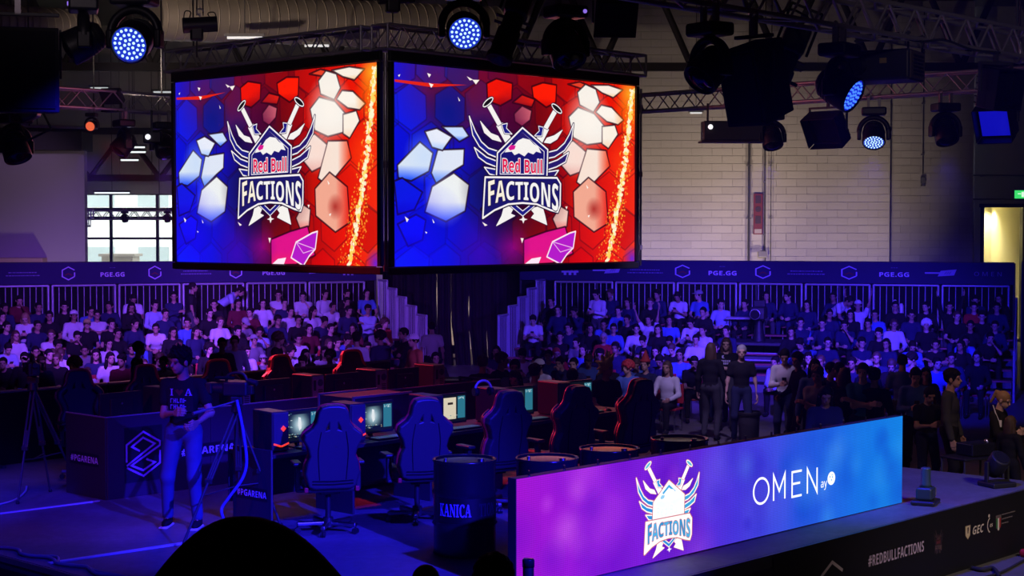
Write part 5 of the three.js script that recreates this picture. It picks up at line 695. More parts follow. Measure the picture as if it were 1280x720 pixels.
const SHOE = merged([skin(field([egg(V3(0, -0.045, 0.06), 0.043, 0.04, 0.125), egg(V3(0, -0.02, -0.01), 0.042, 0.05, 0.055)], 0.03, [egg(V3(0, -0.2, 0), 0.4, 0.12, 0.4)]), [V3(-0.07, -0.1, -0.09), V3(0.07, 0.06, 0.21)], 0.026)]), SOLE = rb(0.086, 0.018, 0.262, 0.009, 0, -0.074, 0.058);
const EYE_R = new THREE.SphereGeometry(0.011, 8, 6).translate(0.031, 0.004, 0.082), EYE_L = new THREE.SphereGeometry(0.011, 8, 6).translate(-0.031, 0.004, 0.082), eyeMat = mat([0.06, 0.05, 0.05], 0.3);
const SKINS = [[0.5, 0.3, 0.22], [0.42, 0.24, 0.17], [0.55, 0.35, 0.27], [0.34, 0.19, 0.13]].map((c) => mat(c, 0.6));
const CLOTH = { W: ['white', [0.62, 0.62, 0.64]], K: ['black', [0.016, 0.015, 0.017]], G: ['grey', [0.2, 0.2, 0.21]], B: ['blue', [0.08, 0.16, 0.45]], N: ['navy', [0.025, 0.03, 0.075]], R: ['red', [0.42, 0.03, 0.03]], M: ['maroon', [0.13, 0.02, 0.03]], O: ['orange', [0.55, 0.16, 0.06]], Y: ['beige', [0.4, 0.34, 0.26]], T: ['teal', [0.03, 0.16, 0.22]], L: ['pale blue', [0.35, 0.42, 0.62]], J: ['denim', [0.05, 0.075, 0.17]], D: ['dark grey', [0.06, 0.06, 0.065]] };
for (const k in CLOTH) CLOTH[k][2] = matte(CLOTH[k][1], 0.9);
const HAIRC = { k: ['black', matte([0.012, 0.01, 0.01], 0.7)], b: ['brown', mat([0.07, 0.035, 0.018], 0.65)], y: ['fair', mat([0.3, 0.18, 0.08], 0.6)], w: ['white', mat([0.7, 0.7, 0.7], 0.8)], r: ['red', mat([0.45, 0.03, 0.03], 0.7)], g: ['grey', mat([0.3, 0.3, 0.3], 0.8)], o: ['yellow', mat([0.5, 0.48, 0.12], 0.8)] };
const HAIRN = { s: 'short', t: 'tousled', l: 'long', p: 'ponytail', u: 'curly', c: 'cap', e: 'beanie', n: 'cone', x: 'spiky' };
const HAIRWORD = { short: 'hair', tousled: 'tousled hair', long: 'long hair', ponytail: 'ponytail', curly: 'curly hair', cap: 'cap', beanie: 'beanie', cone: 'pointed hat', spiky: 'spiky wig' };
const PW = { upright: 'sitting upright', relaxed: 'sitting head turned', leaning: 'leaning forward on knees', crossed: 'sitting arms crossed', chin: 'hand at chin', phone: 'looking at phone', cheering: 'arms raised', turned: 'sitting looking aside', standing: 'standing', glancing: 'standing head turned', folded: 'standing arms crossed', texting: 'standing over a phone', stooping: 'stooping forward', filming: 'hands raised', operator: 'standing' };
function person(p, yaw, pose, top, long, hairName, hairCol, label, group, o = {}) {
  const k = kit(pose, long ? 1 : 0, o.fine ? 1 : 0), t = thing('person', label, 'person', p, yaw, group); if (o.scale) t.scale.setScalar(o.scale);
  part('body', k.body, o.skin || pick(SKINS), t); part(o.topName || (long ? 'jacket' : 'shirt'), k.shirt, CLOTH[top][2], t); part('trousers', k.trousers, CLOTH[o.legs || pick(['N', 'K', 'D', 'N', 'K', 'B'])][2], t);
  const hat = ['cap', 'beanie', 'cone'].includes(hairName); const put = (n, g, m) => { const h = part(n, g, m, t, k.hc); h.quaternion.copy(k.hq); return h; };
  if (hat) put('hair', hairOf('short'), HAIRC.k[1]); put(hat ? 'hat' : 'hair', hairOf(hairName), HAIRC[hairCol][1]); put('eye', EYE_R, eyeMat); put('eye', EYE_L, eyeMat);
  for (const a of k.ankles) { const s = part('shoe', SHOE, CLOTH[o.shoe || 'K'][2], t, [a.x, a.y, a.z]); if (o.fine) part('sole', SOLE, M.white, s); }
  return [t, k];
}
// ---------------------------------------------------------------- spectators, read off the photograph: column, top of head, clothes, pose, hair
function proj(p) { const q = p.clone(); q.y -= EYE; q.applyAxisAngle(V3(1, 0, 0), PITCH); return [640 - F * q.x / q.z, 360 + F * q.y / q.z]; }
const seatedTop = {}; for (const n in POSES) { const k = kit(n, 0, 0); seatedTop[n] = k.hc.y + 0.118; }
const PHONE = rb(0.075, 0.15, 0.009, 0.006), SEAT = { red: mat([0.4, 0.02, 0.03], 0.5) };
function eventChair(p, yaw, label, group) { const t = thing('event_chair', label, 'chair', p, yaw, group); part('seat', rb(0.44, 0.04, 0.42, 0.015, 0, 0.42, -0.02), SEAT.red, t); part('backrest', rb(0.42, 0.36, 0.03, 0.012, 0, 0.68, -0.25), SEAT.red, t); for (const x of [-0.19, 0.19]) for (const z of [-0.22, 0.17]) part('leg', UNIT, M.steel, t, [x, 0.2, z]).scale.set(0.012, 0.4, 0.012); }
const floorSpots = [], usedSpots = [], usedWords = new Set(), placed = [], HAIRADJ = { short: (c) => `${c}-haired`, tousled: (c) => `tousled ${c}-haired`, long: (c) => `long-haired (${c})`, ponytail: (c) => `${c}-ponytailed`, curly: (c) => `curly ${c}-haired`, cap: (c) => `${c}-capped`, beanie: (c) => `${c}-hatted`, cone: (c) => `${c} cone-hatted`, spiky: (c) => `spiky ${c}-wigged` };
function spectator(line) {
  const [sx, sy, wear, pose, hr, extra = ''] = line.split(' '), px = +sx, py = +sy, k = POSES[pose], top = wear[0], long = wear[1] === 'l', hn = HAIRN[hr[0]], hc = hr[1] || 'k', fr = px < 560 ? LEFT : RIGHT, where = px < 560 ? 'window-side stand' : 'block-wall stand', where2 = px < 560 ? 'in front of the window-side stand' : 'in front of the block-wall stand';
  const back = extra.includes('b'), tilt = extra.includes('>') ? 1.2 : extra.includes('<') ? -1.2 : 0, sc = extra.includes('j') ? 0.8 : 1; let p, yaw = Math.atan2(fr.n.x, fr.n.z) + rr(-0.3, 0.3) + tilt + (back ? Math.PI : 0), place, y = 0, chair = false;
  const row = extra.match(/r(\d)/); const h = seatedTop[pose] * sc;
  if (k.sit || row) {
    let best = null;
    for (let r = 0; r < ROWS; r++) { const off = (ROWS - 0.5 - r) * TIER + 0.1 - 0.16, s = fr.atPx(px, off), q = fr.P(s, off, r * RISE), e = Math.abs(proj(q.clone().setY(r * RISE + h))[1] - py); if (row ? r === +row[1] : !best || e < best.e) best = { e, q, r, s, off }; }
    if (best.e < 7 || row) { const clash = (q) => usedSpots.some(([f, r, s]) => f === fr && r === best.r && Math.abs(s - q) < 0.5), s0 = best.s; for (let q = 0; q < 24 && clash(best.s); q++) best.s = s0 + (q % 2 ? 1 : -1) * Math.ceil((q + 1) / 2) * 0.06; if (clash(best.s)) return; usedSpots.push([fr, best.r, best.s]); p = fr.P(best.s, best.off, best.r * RISE); y = best.r * RISE; place = `${['front row', 'second row', 'third row', 'fourth row', 'fifth row', 'top row'][best.r]}, ${where}`; }
  }
  if (!p) { p = onY(px, py, h); p.y = 0; for (let q = 0; q < 30 && floorSpots.some((f) => f.distanceTo(p) < 0.62); q++) p.add(V3(0, 0, -0.08)).add(V3(px % 2 ? 0.05 : -0.05, 0, 0)); floorSpots.push(p.clone()); place = where2.replace('in front of', 'before'); chair = k.sit; }
  const garment = `${CLOTH[top][0]} ${long ? 'jacket' : 'T-shirt'}`;
  let word = `${HAIRADJ[hn](HAIRC[hc][0])} person in ${garment}, ${back ? 'seen from behind' : PW[pose]}, ${place}`;
  for (const [q, g2] of placed.slice().sort((m, n) => m[0].distanceTo(p) - n[0].distanceTo(p)).slice(0, 6)) if (usedWords.has(word) && g2 !== garment) word = word.replace(/ beside .*/, '') + ` beside a ${g2}`;
  if (chair) eventChair(p, yaw, `red chair under ${word.replace(' person in', ' spectator in').replace(/, before the (window|block)[^ ]* stand/, px < 560 ? ', window side' : ', wall side')}`.split(' ').slice(0, 16).join(' '), 'red chairs ' + where2);
  word = word.split(' ').slice(0, 16).join(' '); usedWords.add(word); placed.push([p.clone(), garment]);
  const [t, kk] = person(p, yaw, pose, top, long, hn, hc, word, 'spectators ' + (place.includes('row') ? 'on the ' + where : where2), { scale: sc });
  if (extra.includes('P')) part('shirt_print', new THREE.PlaneGeometry(0.2, 0.2), mat([1, 1, 1], 0.9, 0, { map: texOf(girlTee) }), t, kk.chest.clone().add(V3(0, 0.06, 0.012)));
  if (pose === 'phone' || pose === 'texting') { const c = kk.wrists[0].clone().lerp(kk.wrists[1], 0.5).add(V3(0, 0.07, 0.05)), m = thing('phone', `phone of ${word.replace(/, (looking|standing)[^,]*/, '')}`, 'phone', t.localToWorld(c.clone()), yaw, 'phones in spectators\' hands'); part('case', PHONE, M.plastic, m, null, [0.9, 0, 0]); part('display', bx(0.066, 0.138, 0.002), mat([0.02, 0.02, 0.02], 0.3, 0, { emissive: lin(0.4, 0.45, 0.55), emissiveIntensity: 0.25 }), m, [0, -0.004, -0.0045], [0.9, 0, 0]); }
}
scene.updateMatrixWorld(true);
`22 365 Ml chin sk|47 379 Nl upright sk|32 396 W phone ly|6 402 Nl relaxed sk|18 408 W upright lb|58 387 K upright sk|80 377 Kl upright tk|78 388 B leaning sk|91 392 Wl upright cw|113 373 Nl turned sk|114 382 W crossed sk|134 383 Kl chin lk|108 397 K upright co|124 402 K upright tk|94 410 K chin sk|63 408 W crossed sb|6 426 L phone sk|32 426 Kl leaning sk|104 426 G leaning sk|134 424 W upright lk|95 447 Kl glancing uk <|109 459 W upright sb j|149 396 Nl relaxed sk|153 403 Wl upright lb|165 367 W phone sk|192 370 Ll upright tk|217 364 Nl crossed sk|239 345 K standing sk >r4|249 371 Kl upright sk|262 388 K relaxed sk|188 406 W leaning sk|160 426 Nl leaning sk|171 428 Kl glancing tk >|180 449 W upright sb j|204 445 Wl turned sk|223 428 Kl upright sb|275 371 L stooping sk >r5|297 371 Ml upright lk|274 391 W upright sb|276 403 G phone cg|312 388 Ml turned sk|328 370 W upright lk|348 366 W crossed tk|362 379 Wl upright sk|379 368 W chin sk|380 385 Wl relaxed lk|346 391 Nl upright tk|324 403 L chin sk|369 395 Kl upright sk|382 397 N phone sk|316 418 G upright cg|332 415 Kl upright lk|346 416 Kl glancing ub >|366 412 Wl upright sk|277 422 Nl standing sk|306 421 Ll standing sk|392 422 R leaning lb|328 443 G upright cg j|381 436 Kl upright lk|397 445 W relaxed sk j|402 363 Wl upright sk|432 364 Kl upright sk|455 365 B upright lk|434 377 Nl relaxed sk|422 385 Rl upright sk|448 386 Ll crossed tk|408 381 W leaning sk|412 406 Kl upright sk|425 402 Ml turned lk|435 407 G chin sk|421 418 B phone tk|472 403 Rl leaning ub|446 416 Wl standing tk b|476 414 Nl glancing uk b|406 433 W upright lk|415 439 L upright sb j|470 437 Nl upright lk|503 410 Kl folded sk <|519 418 Ol standing cw <|540 402 W standing sk b|544 440 Kl upright lk|603 445 Kl standing tb b|625 441 Kl glancing tb >|644 449 B folded sk|667 392 W phone sk|698 385 Nl upright sk|714 378 Nl chin tk|721 380 Wl texting sk r3|748 370 W crossed sk|764 366 Nl upright tb|757 395 B leaning sk|767 401 Bl upright sk|686 437 Bl upright sk|675 437 R relaxed sr|677 449 Wl turned cw|689 451 Nl upright sk|706 445 Nl chin sk|755 414 Rl upright sg|646 462 Bl texting lk|659 457 Yl standing tk b|715 461 Kl standing sk b|731 420 G leaning sk|774 379 Bl upright sk|779 391 Kl upright sk|813 377 Kl upright sb|823 365 Nl upright tk|844 365 W phone sk|861 367 B turned cg|799 391 W cheering sk|828 394 B upright lk|857 399 Wl phone sk|880 402 W upright sk|902 373 Ll relaxed tk|780 410 Wl upright sk|809 416 N phone sk|842 421 L phone sk|864 416 W upright sk|817 404 Kl upright lk|867 444 K chin sk|835 451 Wl upright lb|786 451 Bl turned ur|799 449 N upright nr|894 428 K crossed sk|908 422 K folded lb P|932 369 Nl upright sk|958 365 Nl upright lk|987 367 Nl turned sk|1010 377 Nl upright lk|1001 392 Nl crossed sk|927 431 K standing sg|946 434 Kl standing lb b|981 436 Wl texting sk|999 441 Kl glancing tk <|1032 371 W stooping sk r4>|1043 369 Nl upright sk|1030 395 Nl relaxed sk|1022 403 N chin sk|1073 373 W cheering cw|1095 390 Bl upright sk|1080 402 N upright sk|1118 396 Wl upright sb|1078 420 N crossed tk|1053 406 Nl leaning uk|1106 424 Nl upright lk|1119 430 Bl phone sk|1085 451 N upright cw|1128 443 B standing sk b|1023 459 G folded tb|1049 453 Nl glancing sk|1062 453 Bl standing lk|1093 461 Kl standing tk b|1031 482 Nl texting lk|1070 482 W upright lb|1158 377 Kl turned sk|1181 376 Kl cheering sk|1195 373 R upright sk|1221 366 Nl chin sk|1247 381 Nl upright sk|1240 371 Kl upright lk|1159 401 K upright uw|1197 394 K relaxed sb|1214 399 Kl upright sk|1142 420 K crossed sk|1162 425 Kl turned lk|1206 420 Bl leaning sk|1233 418 K chin sk|1144 459 Bl texting sk|1157 459 Nl upright lk|1120 378 Kl upright sk|1140 384 Nl upright tk|1075 388 Kl relaxed lk|1050 388 Nl upright sk|880 380 Kl upright sk|795 376 Nl upright lk|735 384 Nl upright tk|690 372 Kl upright sk|745 400 Kl relaxed lk|712 400 Nl upright sk|700 414 Kl crossed sk|730 430 B upright lk|770 428 Nl upright sk|752 436 K relaxed tk|820 432 Nl upright lk|850 436 Bl crossed sk|990 414 Kl upright lk|1005 422 Nl phone tk|1035 424 Nl upright sk|1100 412 Kl upright tk|1130 404 Nl relaxed sk|1175 404 Kl upright lk|1180 420 Nl upright sk|1225 392 Kl upright tk|1190 440 Nl upright sk|1215 440 Kl upright lk|1245 404 Nl upright sk|1170 446 B relaxed sk|1010 440 Nl upright lk|890 408 Nl upright sk|45 396 Nl upright sk|25 384 Kl upright lk|4 380 Nl relaxed sk|150 380 Kl upright tk|205 388 Nl upright sk|232 392 Bl turned sk|215 408 Kl upright lk|290 388 Nl upright sk|300 402 Kl relaxed tk|340 378 Nl upright sk|360 424 Kl upright sk|395 400 M upright lk|440 424 Nl upright sk|455 404 Kl turned tk|415 372 Kl upright sk|120 436 Nl upright lk|60 436 Kl upright sk|48 424 Nl relaxed tk|145 412 Kl upright sk|230 412 Nl upright lk|250 400 Kl upright sk|6 445 Kl leaning sk|31 440 Kl upright sk|51 445 Nl relaxed lb|70 441 Kl turned sb|87 444 W relaxed lk|112 445 W chin lb|130 446 W phone sb|152 443 Ml turned tk|179 445 Nl turned tb|200 442 N phone tb|219 450 K relaxed tb|261 429 Kl upright uk|289 436 Kl crossed uk|306 432 W relaxed tk|329 434 W leaning uk|349 433 Gl phone lb|377 445 Bl turned tk|389 435 W chin sb|412 438 K turned uk|433 429 Gl leaning tk|459 438 Nl turned tb|655 436 W phone tk|673 451 Bl phone tb|690 440 N crossed lk|712 450 Nl turned sk|733 437 Gl chin lb|749 450 Kl phone sb|770 438 Kl upright sk|783 437 Nl leaning lk|811 433 Kl phone sb|826 433 Kl chin tb|846 452 Bl phone sb|862 446 N phone sk|881 445 Ml relaxed sk|1003 451 Bl upright sk|1026 444 Bl crossed sb|1047 449 W relaxed lb|1066 446 Nl upright sk|1098 456 Ll leaning sk|1117 448 Kl phone sb|1141 441 Gl turned uk|1164 446 N crossed sb`.split('|').forEach(spectator);
{ // cosplayer with a spiky wig, thunder sticks, orange bag
  const p = onY(757, 450, 1.72); p.y = 0; person(p, 0.25, 'glancing', 'K', false, 'spiky', 'o', 'person in black T-shirt wearing a spiky yellow-green wig', 'spectators in front of the block-wall stand');
  const stick = (px, py0, py1, d, lean, l) => { const t = thing('thunder_stick', l, 'noise maker', at(px, py1, d)); t.rotation.z = lean; const L = (py1 - py0) * d / F; part('tube', lathe([[0, 0], [0.03, 0.01], [0.05, 0.06], [0.05, L - 0.06], [0.03, L - 0.01], [0, L]], 14), mat([0.7, 0.62, 0.6], 0.4), t); part('valve', cy(0.012, 0.012, 0.03, 8, 0, -0.01, 0), M.white, t); };
  stick(1122, 374, 397, 39.4, 0.17, 'pale inflatable cheering stick tilted beside the white vest spectator'); stick(1127, 379, 405, 39.4, 0.02, 'pale inflatable cheering stick held upright beside the tilted one');
  const b = thing('shoulder_bag', 'orange-red bag hanging by the floor in front of the stand', 'bag', onY(139, 472, 0.25).setY(0), 0.2); part('body', rb(0.3, 0.42, 0.12, 0.04, 0, 0.22, 0), mat([0.6, 0.08, 0.03], 0.7), b); part('strap', tubeGeo([V3(-0.1, 0.4, 0), V3(-0.06, 0.62, 0), V3(0.06, 0.62, 0), V3(0.1, 0.4, 0)], 0.014, 16), mat([0.5, 0.06, 0.03], 0.7), b);
}
{ // camera platform in the block-wall stand
  const f = RIGHT, s = f.atPx(953, 2), p = f.P(s, 2.1, 0), t = thing('camera_platform', 'dark camera platform with pale rails in the middle of the stand', 'platform', p, f.yaw);
  part('deck', bx(1.7, 0.06, 1.4, 0, 1.0, 0), M.darkGrey, t); for (const x of [-0.8, 0.8]) for (const z of [-0.62, 0.62]) part('post', bx(0.05, 1.0, 0.05, x, 0.5, z), M.darkGrey, t); for (const y of [0.62, 0.78]) rod('rail', V3(-0.8, y, 0.66), V3(0.8, y, 0.66), 0.025, M.galv, t); part('skirt', bx(1.66, 0.4, 0.02, 0, 0.26, 0.64), M.black, t);
  const c = thing('broadcast_camera', 'large broadcast camera with long lens on the platform in the stand', 'camera', f.P(s - 0.05, 2.15, 1.03), f.yaw); part('pedestal', merged([cy(0.07, 0.16, 0.5, 16, 0, 0.25, 0)]), M.black, c); part('body', rb(0.34, 0.3, 0.5, 0.04, 0, 0.66, 0), M.plastic, c); part('lens', new THREE.CylinderGeometry(0.11, 0.09, 0.4, 20).rotateX(Math.PI / 2).translate(0, 0.66, 0.42), M.gloss, c); part('viewfinder', rb(0.28, 0.16, 0.14, 0.02, 0, 0.88, -0.12), M.black, c); part('ring', new THREE.TorusGeometry(0.115, 0.012, 6, 24).translate(0, 0.66, 0.6), M.alu, c);
  const tb = thing('pale_shelf', 'pale shelf edge beside the broadcast camera in the stand', 'shelf', f.P(f.atPx(934, 1.3), 1.3, 1.52), f.yaw); part('board', rb(1.0, 0.06, 0.4, 0.02), mat([0.5, 0.5, 0.52], 0.3, 0.4), tb); for (const x of [-0.42, 0.42]) part('leg', bx(0.04, 0.8, 0.04, x, -0.42, 0), M.darkGrey, tb);
}
// ---- crew and guests beside the stage
const crew = (px, py, h, yaw, pose, top, long, hn, hc, label, o = {}) => { const k = seatedTop[pose], p = onY(px, py, h); p.y = 0; for (let q = 0; q < 30 && floorSpots.some((f) => f.distanceTo(p) < 0.62); q++) p.add(V3(0, 0, -0.08)).add(V3(px % 2 ? 0.05 : -0.05, 0, 0)); floorSpots.push(p.clone()); return person(p, yaw, pose, top, long, hn, hc, label, null, { scale: h / k, fine: 1, ...o }); };
crew(1187, 462, 1.8, 1.1, 'standing', 'D', true, 'tousled', 'k', 'person in grey hoodie standing in profile at the stage end', { topName: 'hoodie', legs: 'K' });
crew(1224, 491, 1.5, 0.25, 'texting', 'K', false, 'short', 'k', 'boy in black T-shirt with lanyard looking down beside the hoodie');
crew(1247, 489, 1.56, 0.9, 'texting', 'K', true, 'ponytail', 'y', 'woman in black jacket with fair ponytail and white lanyard');
crew(1276, 473, 1.78, -0.3, 'folded', 'T', false, 'short', 'k', 'man in teal T-shirt standing at the edge of the crew');
crew(1220, 471, 1.7, 0.6, 'standing', 'K', true, 'short', 'k', 'person in black jacket standing behind the boy with lanyard');
crew(1244, 479, 1.66, 2.6, 'standing', 'K', true, 'long', 'b', 'person with long brown hair behind the fair ponytail');
crew(1262, 520, 1.32, 2.2, 'standing', 'K', true, 'long', 'b', 'child with long brown hair seen from behind by the stage');
{ // lanyard and crew camera
  const p = onY(1224, 491, 1.5); const l = thing('lanyard', 'white lanyard and badge on the woman with the fair ponytail', 'lanyard', at(1246, 516, -onY(1247, 489, 1.56).z - 0.16)); part('strap', tubeGeo([V3(-0.05, 0.1, 0), V3(-0.02, 0, 0.01), V3(0.02, -0.1, 0.02)], 0.008, 12), M.white, l); part('badge', rb(0.07, 0.09, 0.006, 0.003, 0.025, -0.14, 0.02), M.white, l);
  const c = onY(1212, 560, 0.9); const t = thing('monitor_cart', 'dark wheeled cart with camera gear and metal glints beside the crew', 'cart', onY(1216, 556, 0.95).setY(0), 0.5); part('shelf', rb(0.7, 0.03, 0.45, 0.01, 0, 0.8, 0), M.black, t); part('shelf', rb(0.7, 0.03, 0.45, 0.01, 0, 0.3, 0), M.black, t); for (const x of [-0.33, 0.33]) for (const z of [-0.2, 0.2]) part('post', cy(0.014, 0.014, 0.76, 8, x, 0.42, z), M.darkGrey, t); for (const x of [-0.33, 0.33]) part('caster', cy(0.04, 0.04, 0.03, 12, x, 0.02, 0.2), M.rubber, t); part('control_box', rb(0.4, 0.16, 0.3, 0.02, 0.05, 0.9, 0), M.gloss, t); part('knob', new THREE.SphereGeometry(0.035, 12, 10).translate(0.12, 1.0, 0.12), M.chrome, t);
}
{ // camera operator on the stage
  const p = S(0.0, 4.55), k = seatedTop.operator, [t, kk] = person(p, face(p) - 0.25, 'operator', 'K', false, 'quiff', 'k', 'camera operator in black printed T-shirt and blue jeans on the stage', null, { fine: 1, scale: 1.79 / k, legs: 'J', skin: SKINS[1] });
  const g = new THREE.PlaneGeometry(0.24, 0.24, 12, 4), a = g.attributes.position; for (let i = 0; i < a.count; i++) a.setZ(i, -Math.pow(a.getX(i) / 0.17, 2) * 0.045); g.computeVertexNormals(); part('shirt_print', g, mat([1, 1, 1], 0.9, 0, { map: texOf(teeArt) }), t, kk.chest.clone().add(V3(0, 0.0, 0.012)));
}
{ // tops of two heads in front of the stage
  for (const [px, py, hn, hc, top, l] of [[532, 709, 'short', 'b', 'K', 'person with short brown hair before the stage, only the crown showing'], [617, 700, 'curly', 'k', 'K', 'person with dark curly hair before the stage, only the crown showing']]) { const p = at(px, py, 9.6), h = p.y, k = seatedTop.standing; person(V3(p.x, 0, p.z), Math.PI, 'standing', top, true, hn, hc, l, null, { scale: h / k, fine: 1 }); }
}
// ---------------------------------------------------------------- trusses and hung gear
const trussMat = mat([0.42, 0.4, 0.42], 0.42, 0.55);
function truss(a, dir, L, size, pitch, label, m = trussMat, hang = [0.1, 0.9], r = 0.024) {
  const t = thing('truss', label, 'truss', a); t.quaternion.setFromUnitVectors(V3(1, 0, 0), dir); const h = size, w = size;
  for (const y of [0, h]) for (const z of [-w / 2, w / 2]) rod('chord', V3(0, y, z), V3(L, y, z), r, m, t);
  const n = Math.max(2, Math.round(L / pitch)), p = L / n;
  for (let i = 0; i < n; i++) {
    const x0 = i * p, xm = x0 + p / 2, x1 = x0 + p;
    for (const z of [-w / 2, w / 2]) { rod('brace', V3(x0, 0, z), V3(xm, h, z), r * 0.5, m, t); rod('brace', V3(xm, h, z), V3(x1, 0, z), r * 0.5, m, t); }
    for (const y of [0, h]) rod('brace', V3(x0, y, i % 2 ? -w / 2 : w / 2), V3(x1, y, i % 2 ? w / 2 : -w / 2), r * 0.5, m, t);
  }
  for (const x of [0, L]) { part('end_frame', merged([rodGeo(V3(x, 0, -w / 2), V3(x, h, -w / 2), r * 0.8), rodGeo(V3(x, 0, w / 2), V3(x, h, w / 2), r * 0.8), rodGeo(V3(x, 0, -w / 2), V3(x, 0, w / 2), r * 0.8), rodGeo(V3(x, h, -w / 2), V3(x, h, w / 2), r * 0.8)]), m, t); }
  const q = t.quaternion.clone().invert(); for (const f of hang) { const x = L * f, top = V3(0, 10.75 - a.y - dir.y * x, 0).applyQuaternion(q); rod('hanging_chain', V3(x, h, 0), V3(x, h, 0).add(top.setX(top.x).multiplyScalar(1 - h / (10.75 - a.y))), 0.014, M.darkGrey, t); }
  return t;
}
const nW = W.clone().negate(), nU = U.clone().negate(), lower = (p, y) => p.clone().setY(p.y + y);
{
  const c = at(482, 60, CUBE_D - 0.1).addScaledVector(W, 0.12), c2 = at(478, 60, CUBE_D).addScaledVector(U, 0.12);
  truss(c, U, 5.75, 0.33, 0.55, 'truss carrying the hanging screen toward the block wall', trussMat, [0.35]);
  truss(c2.addScaledVector(W, 0.4), W, 4.75, 0.33, 0.55, 'truss carrying the hanging screen toward the open stage end', trussMat, [0.88]);
}
const t2 = at(1100, 45, 15.6); truss(t2.clone().addScaledVector(U, -4.4), U, 7.6, 0.29, 0.5, 'front lighting truss crossing above the pale wall', trussMat, [0.05, 0.95]);
const t3 = at(960, 130, 27); truss(t3.clone().addScaledVector(nW, 5.2).setY(t3.y), W, 8.2, 0.29, 0.55, 'rear lighting truss behind the speaker and flood lights', trussMat, [0.1, 0.8]);
const t4 = at(67, 133, 26); truss(t4.clone().addScaledVector(U, -1.6), U, 5.2, 0.29, 0.55, 'lighting truss behind the blue wash light beside the screens', trussMat, [0.1, 0.7]);
truss(at(-20, 274, 47), V3(1, 0, 0), 3.1, 0.28, 0.42, 'low far truss in front of the grey side wall', trussMat, [0.5], 0.03); truss(at(112, 274, 54), V3(1, 0, 0), 4.6, 0.28, 0.42, 'low far truss in front of the glazed wall', trussMat, [0.5], 0.03);
truss(at(-20, 283, 46.6), V3(1, 0, 0), 3.0, 0.2, 0.36, 'slim pale truss below the far truss on the side wall', trussMat, [], 0.02);

const ledCol = { blue: [[0.02, 0.06, 1], [0.6, 0.95, 1]], deep: [[0.01, 0.02, 1], [0.06, 0.22, 1]], red: [[1, 0.06, 0.03], [1, 0.3, 0.1]] };
const housing = mat([0.012, 0.012, 0.015], 0.45), lensGlass = mat([0.01, 0.01, 0.014], 0.08);
// moving head: clamp, base, yoke and head; hangs from p, head points along aim
function movingHead(p, aim, size, label, o = {}) {
  const t = thing('moving_head_light', label, 'stage light', p, Math.atan2(aim.x, aim.z)), k = size, tilt = Math.atan2(-aim.y, Math.hypot(aim.x, aim.z));
  part('clamp', merged([bx(0.04 * k, 0.14 * k, 0.05 * k, -0.08 * k, -0.03 * k, 0), bx(0.04 * k, 0.14 * k, 0.05 * k, 0.08 * k, -0.03 * k, 0), new THREE.TorusGeometry(0.032 * k, 0.01 * k, 6, 14).translate(-0.08 * k, 0.06 * k, 0), new THREE.TorusGeometry(0.032 * k, 0.01 * k, 6, 14).translate(0.08 * k, 0.06 * k, 0)]), M.aluDull, t);
  part('base', rb(0.36 * k, 0.12 * k, 0.28 * k, 0.03 * k, 0, -0.16 * k, 0, 3), housing, t); if (o.pilot) part('pilot_lamp', cy(0.02 * k, 0.02 * k, 0.01, 10).rotateX(Math.PI / 2).translate(0.13 * k, -0.16 * k, 0.145 * k), mat([0.2, 0.1, 0.6], 0.4, 0, { emissive: lin(0.35, 0.2, 1), emissiveIntensity: 0.8 }), t);
  const yoke = new THREE.TorusGeometry(0.21 * k, 0.038 * k, 8, 28, Math.PI).scale(1, 1, 1.5).translate(0, -0.46 * k, 0); part('yoke', merged([yoke, rb(0.06 * k, 0.16 * k, 0.13 * k, 0.02 * k, 0.21 * k, -0.5 * k, 0), rb(0.06 * k, 0.16 * k, 0.13 * k, 0.02 * k, -0.21 * k, -0.5 * k, 0)]), housing, t);
  const h = part('head', lathe([[0, -0.2], [0.09, -0.2], [0.13, -0.16], [0.155, -0.06], [0.165, 0.04], [0.17, 0.15], [0.16, 0.17], [0.15, 0.165], [0.148, 0.145], [0, 0.145]].map(([x, y]) => [x * k, y * k]), 36).rotateX(Math.PI / 2), housing, t, [0, -0.5 * k, 0], [tilt, 0, 0]);
  for (let i = 0; i < 4; i++) part('cooling_fin', new THREE.TorusGeometry((0.135 + i * 0.008) * k, 0.008 * k, 5, 30).translate(0, 0, (-0.14 + i * 0.035) * k), housing, h);
  if (o.lit) {
    const [c, hot] = ledCol[o.lit], cells = []; for (let r = 0; r < 5; r++) { const n = r ? r * 6 : 1; if (r > 3) break; for (let i = 0; i < n; i++) { const a = i / n * 6.283 + r * 0.2; cells.push(new THREE.SphereGeometry(0.0125 * k, 8, 6).translate(Math.cos(a) * r * 0.041 * k, Math.sin(a) * r * 0.041 * k, 0.153 * k)); } }
    part('lens_plate', new THREE.CylinderGeometry(0.148 * k, 0.148 * k, 0.006, 36).rotateX(Math.PI / 2).translate(0, 0, 0.148 * k), mat([0.01, 0.01, 0.03], 0.3, 0, { emissive: lin(...c), emissiveIntensity: 0.6 }), h); part('led_cells', merged(cells), mat([0.1, 0.1, 0.1], 0.3, 0, { emissive: lin(...hot), emissiveIntensity: 1.3 * (o.dim || 1) }), h).userData.kind = 'stuff';
  } else { part('lens', new THREE.SphereGeometry(0.2 * k, 24, 10, 0, 6.3, 0, 0.8).rotateX(Math.PI / 2).translate(0, 0, 0.0 * k), lensGlass, h); }
  return t;
}
const under = (o, dir, px, drop = 0.06) => { const k = (px - 640) / F, s = (k * -o.z - o.x) / (dir.x + k * dir.z); return o.clone().addScaledVector(dir, s).addScaledVector(dir === U ? nW : nU, 0.145).setY(o.y - drop); };
const toCam = (p, dx, dy, dz) => V3(dx, dy, dz).normalize();
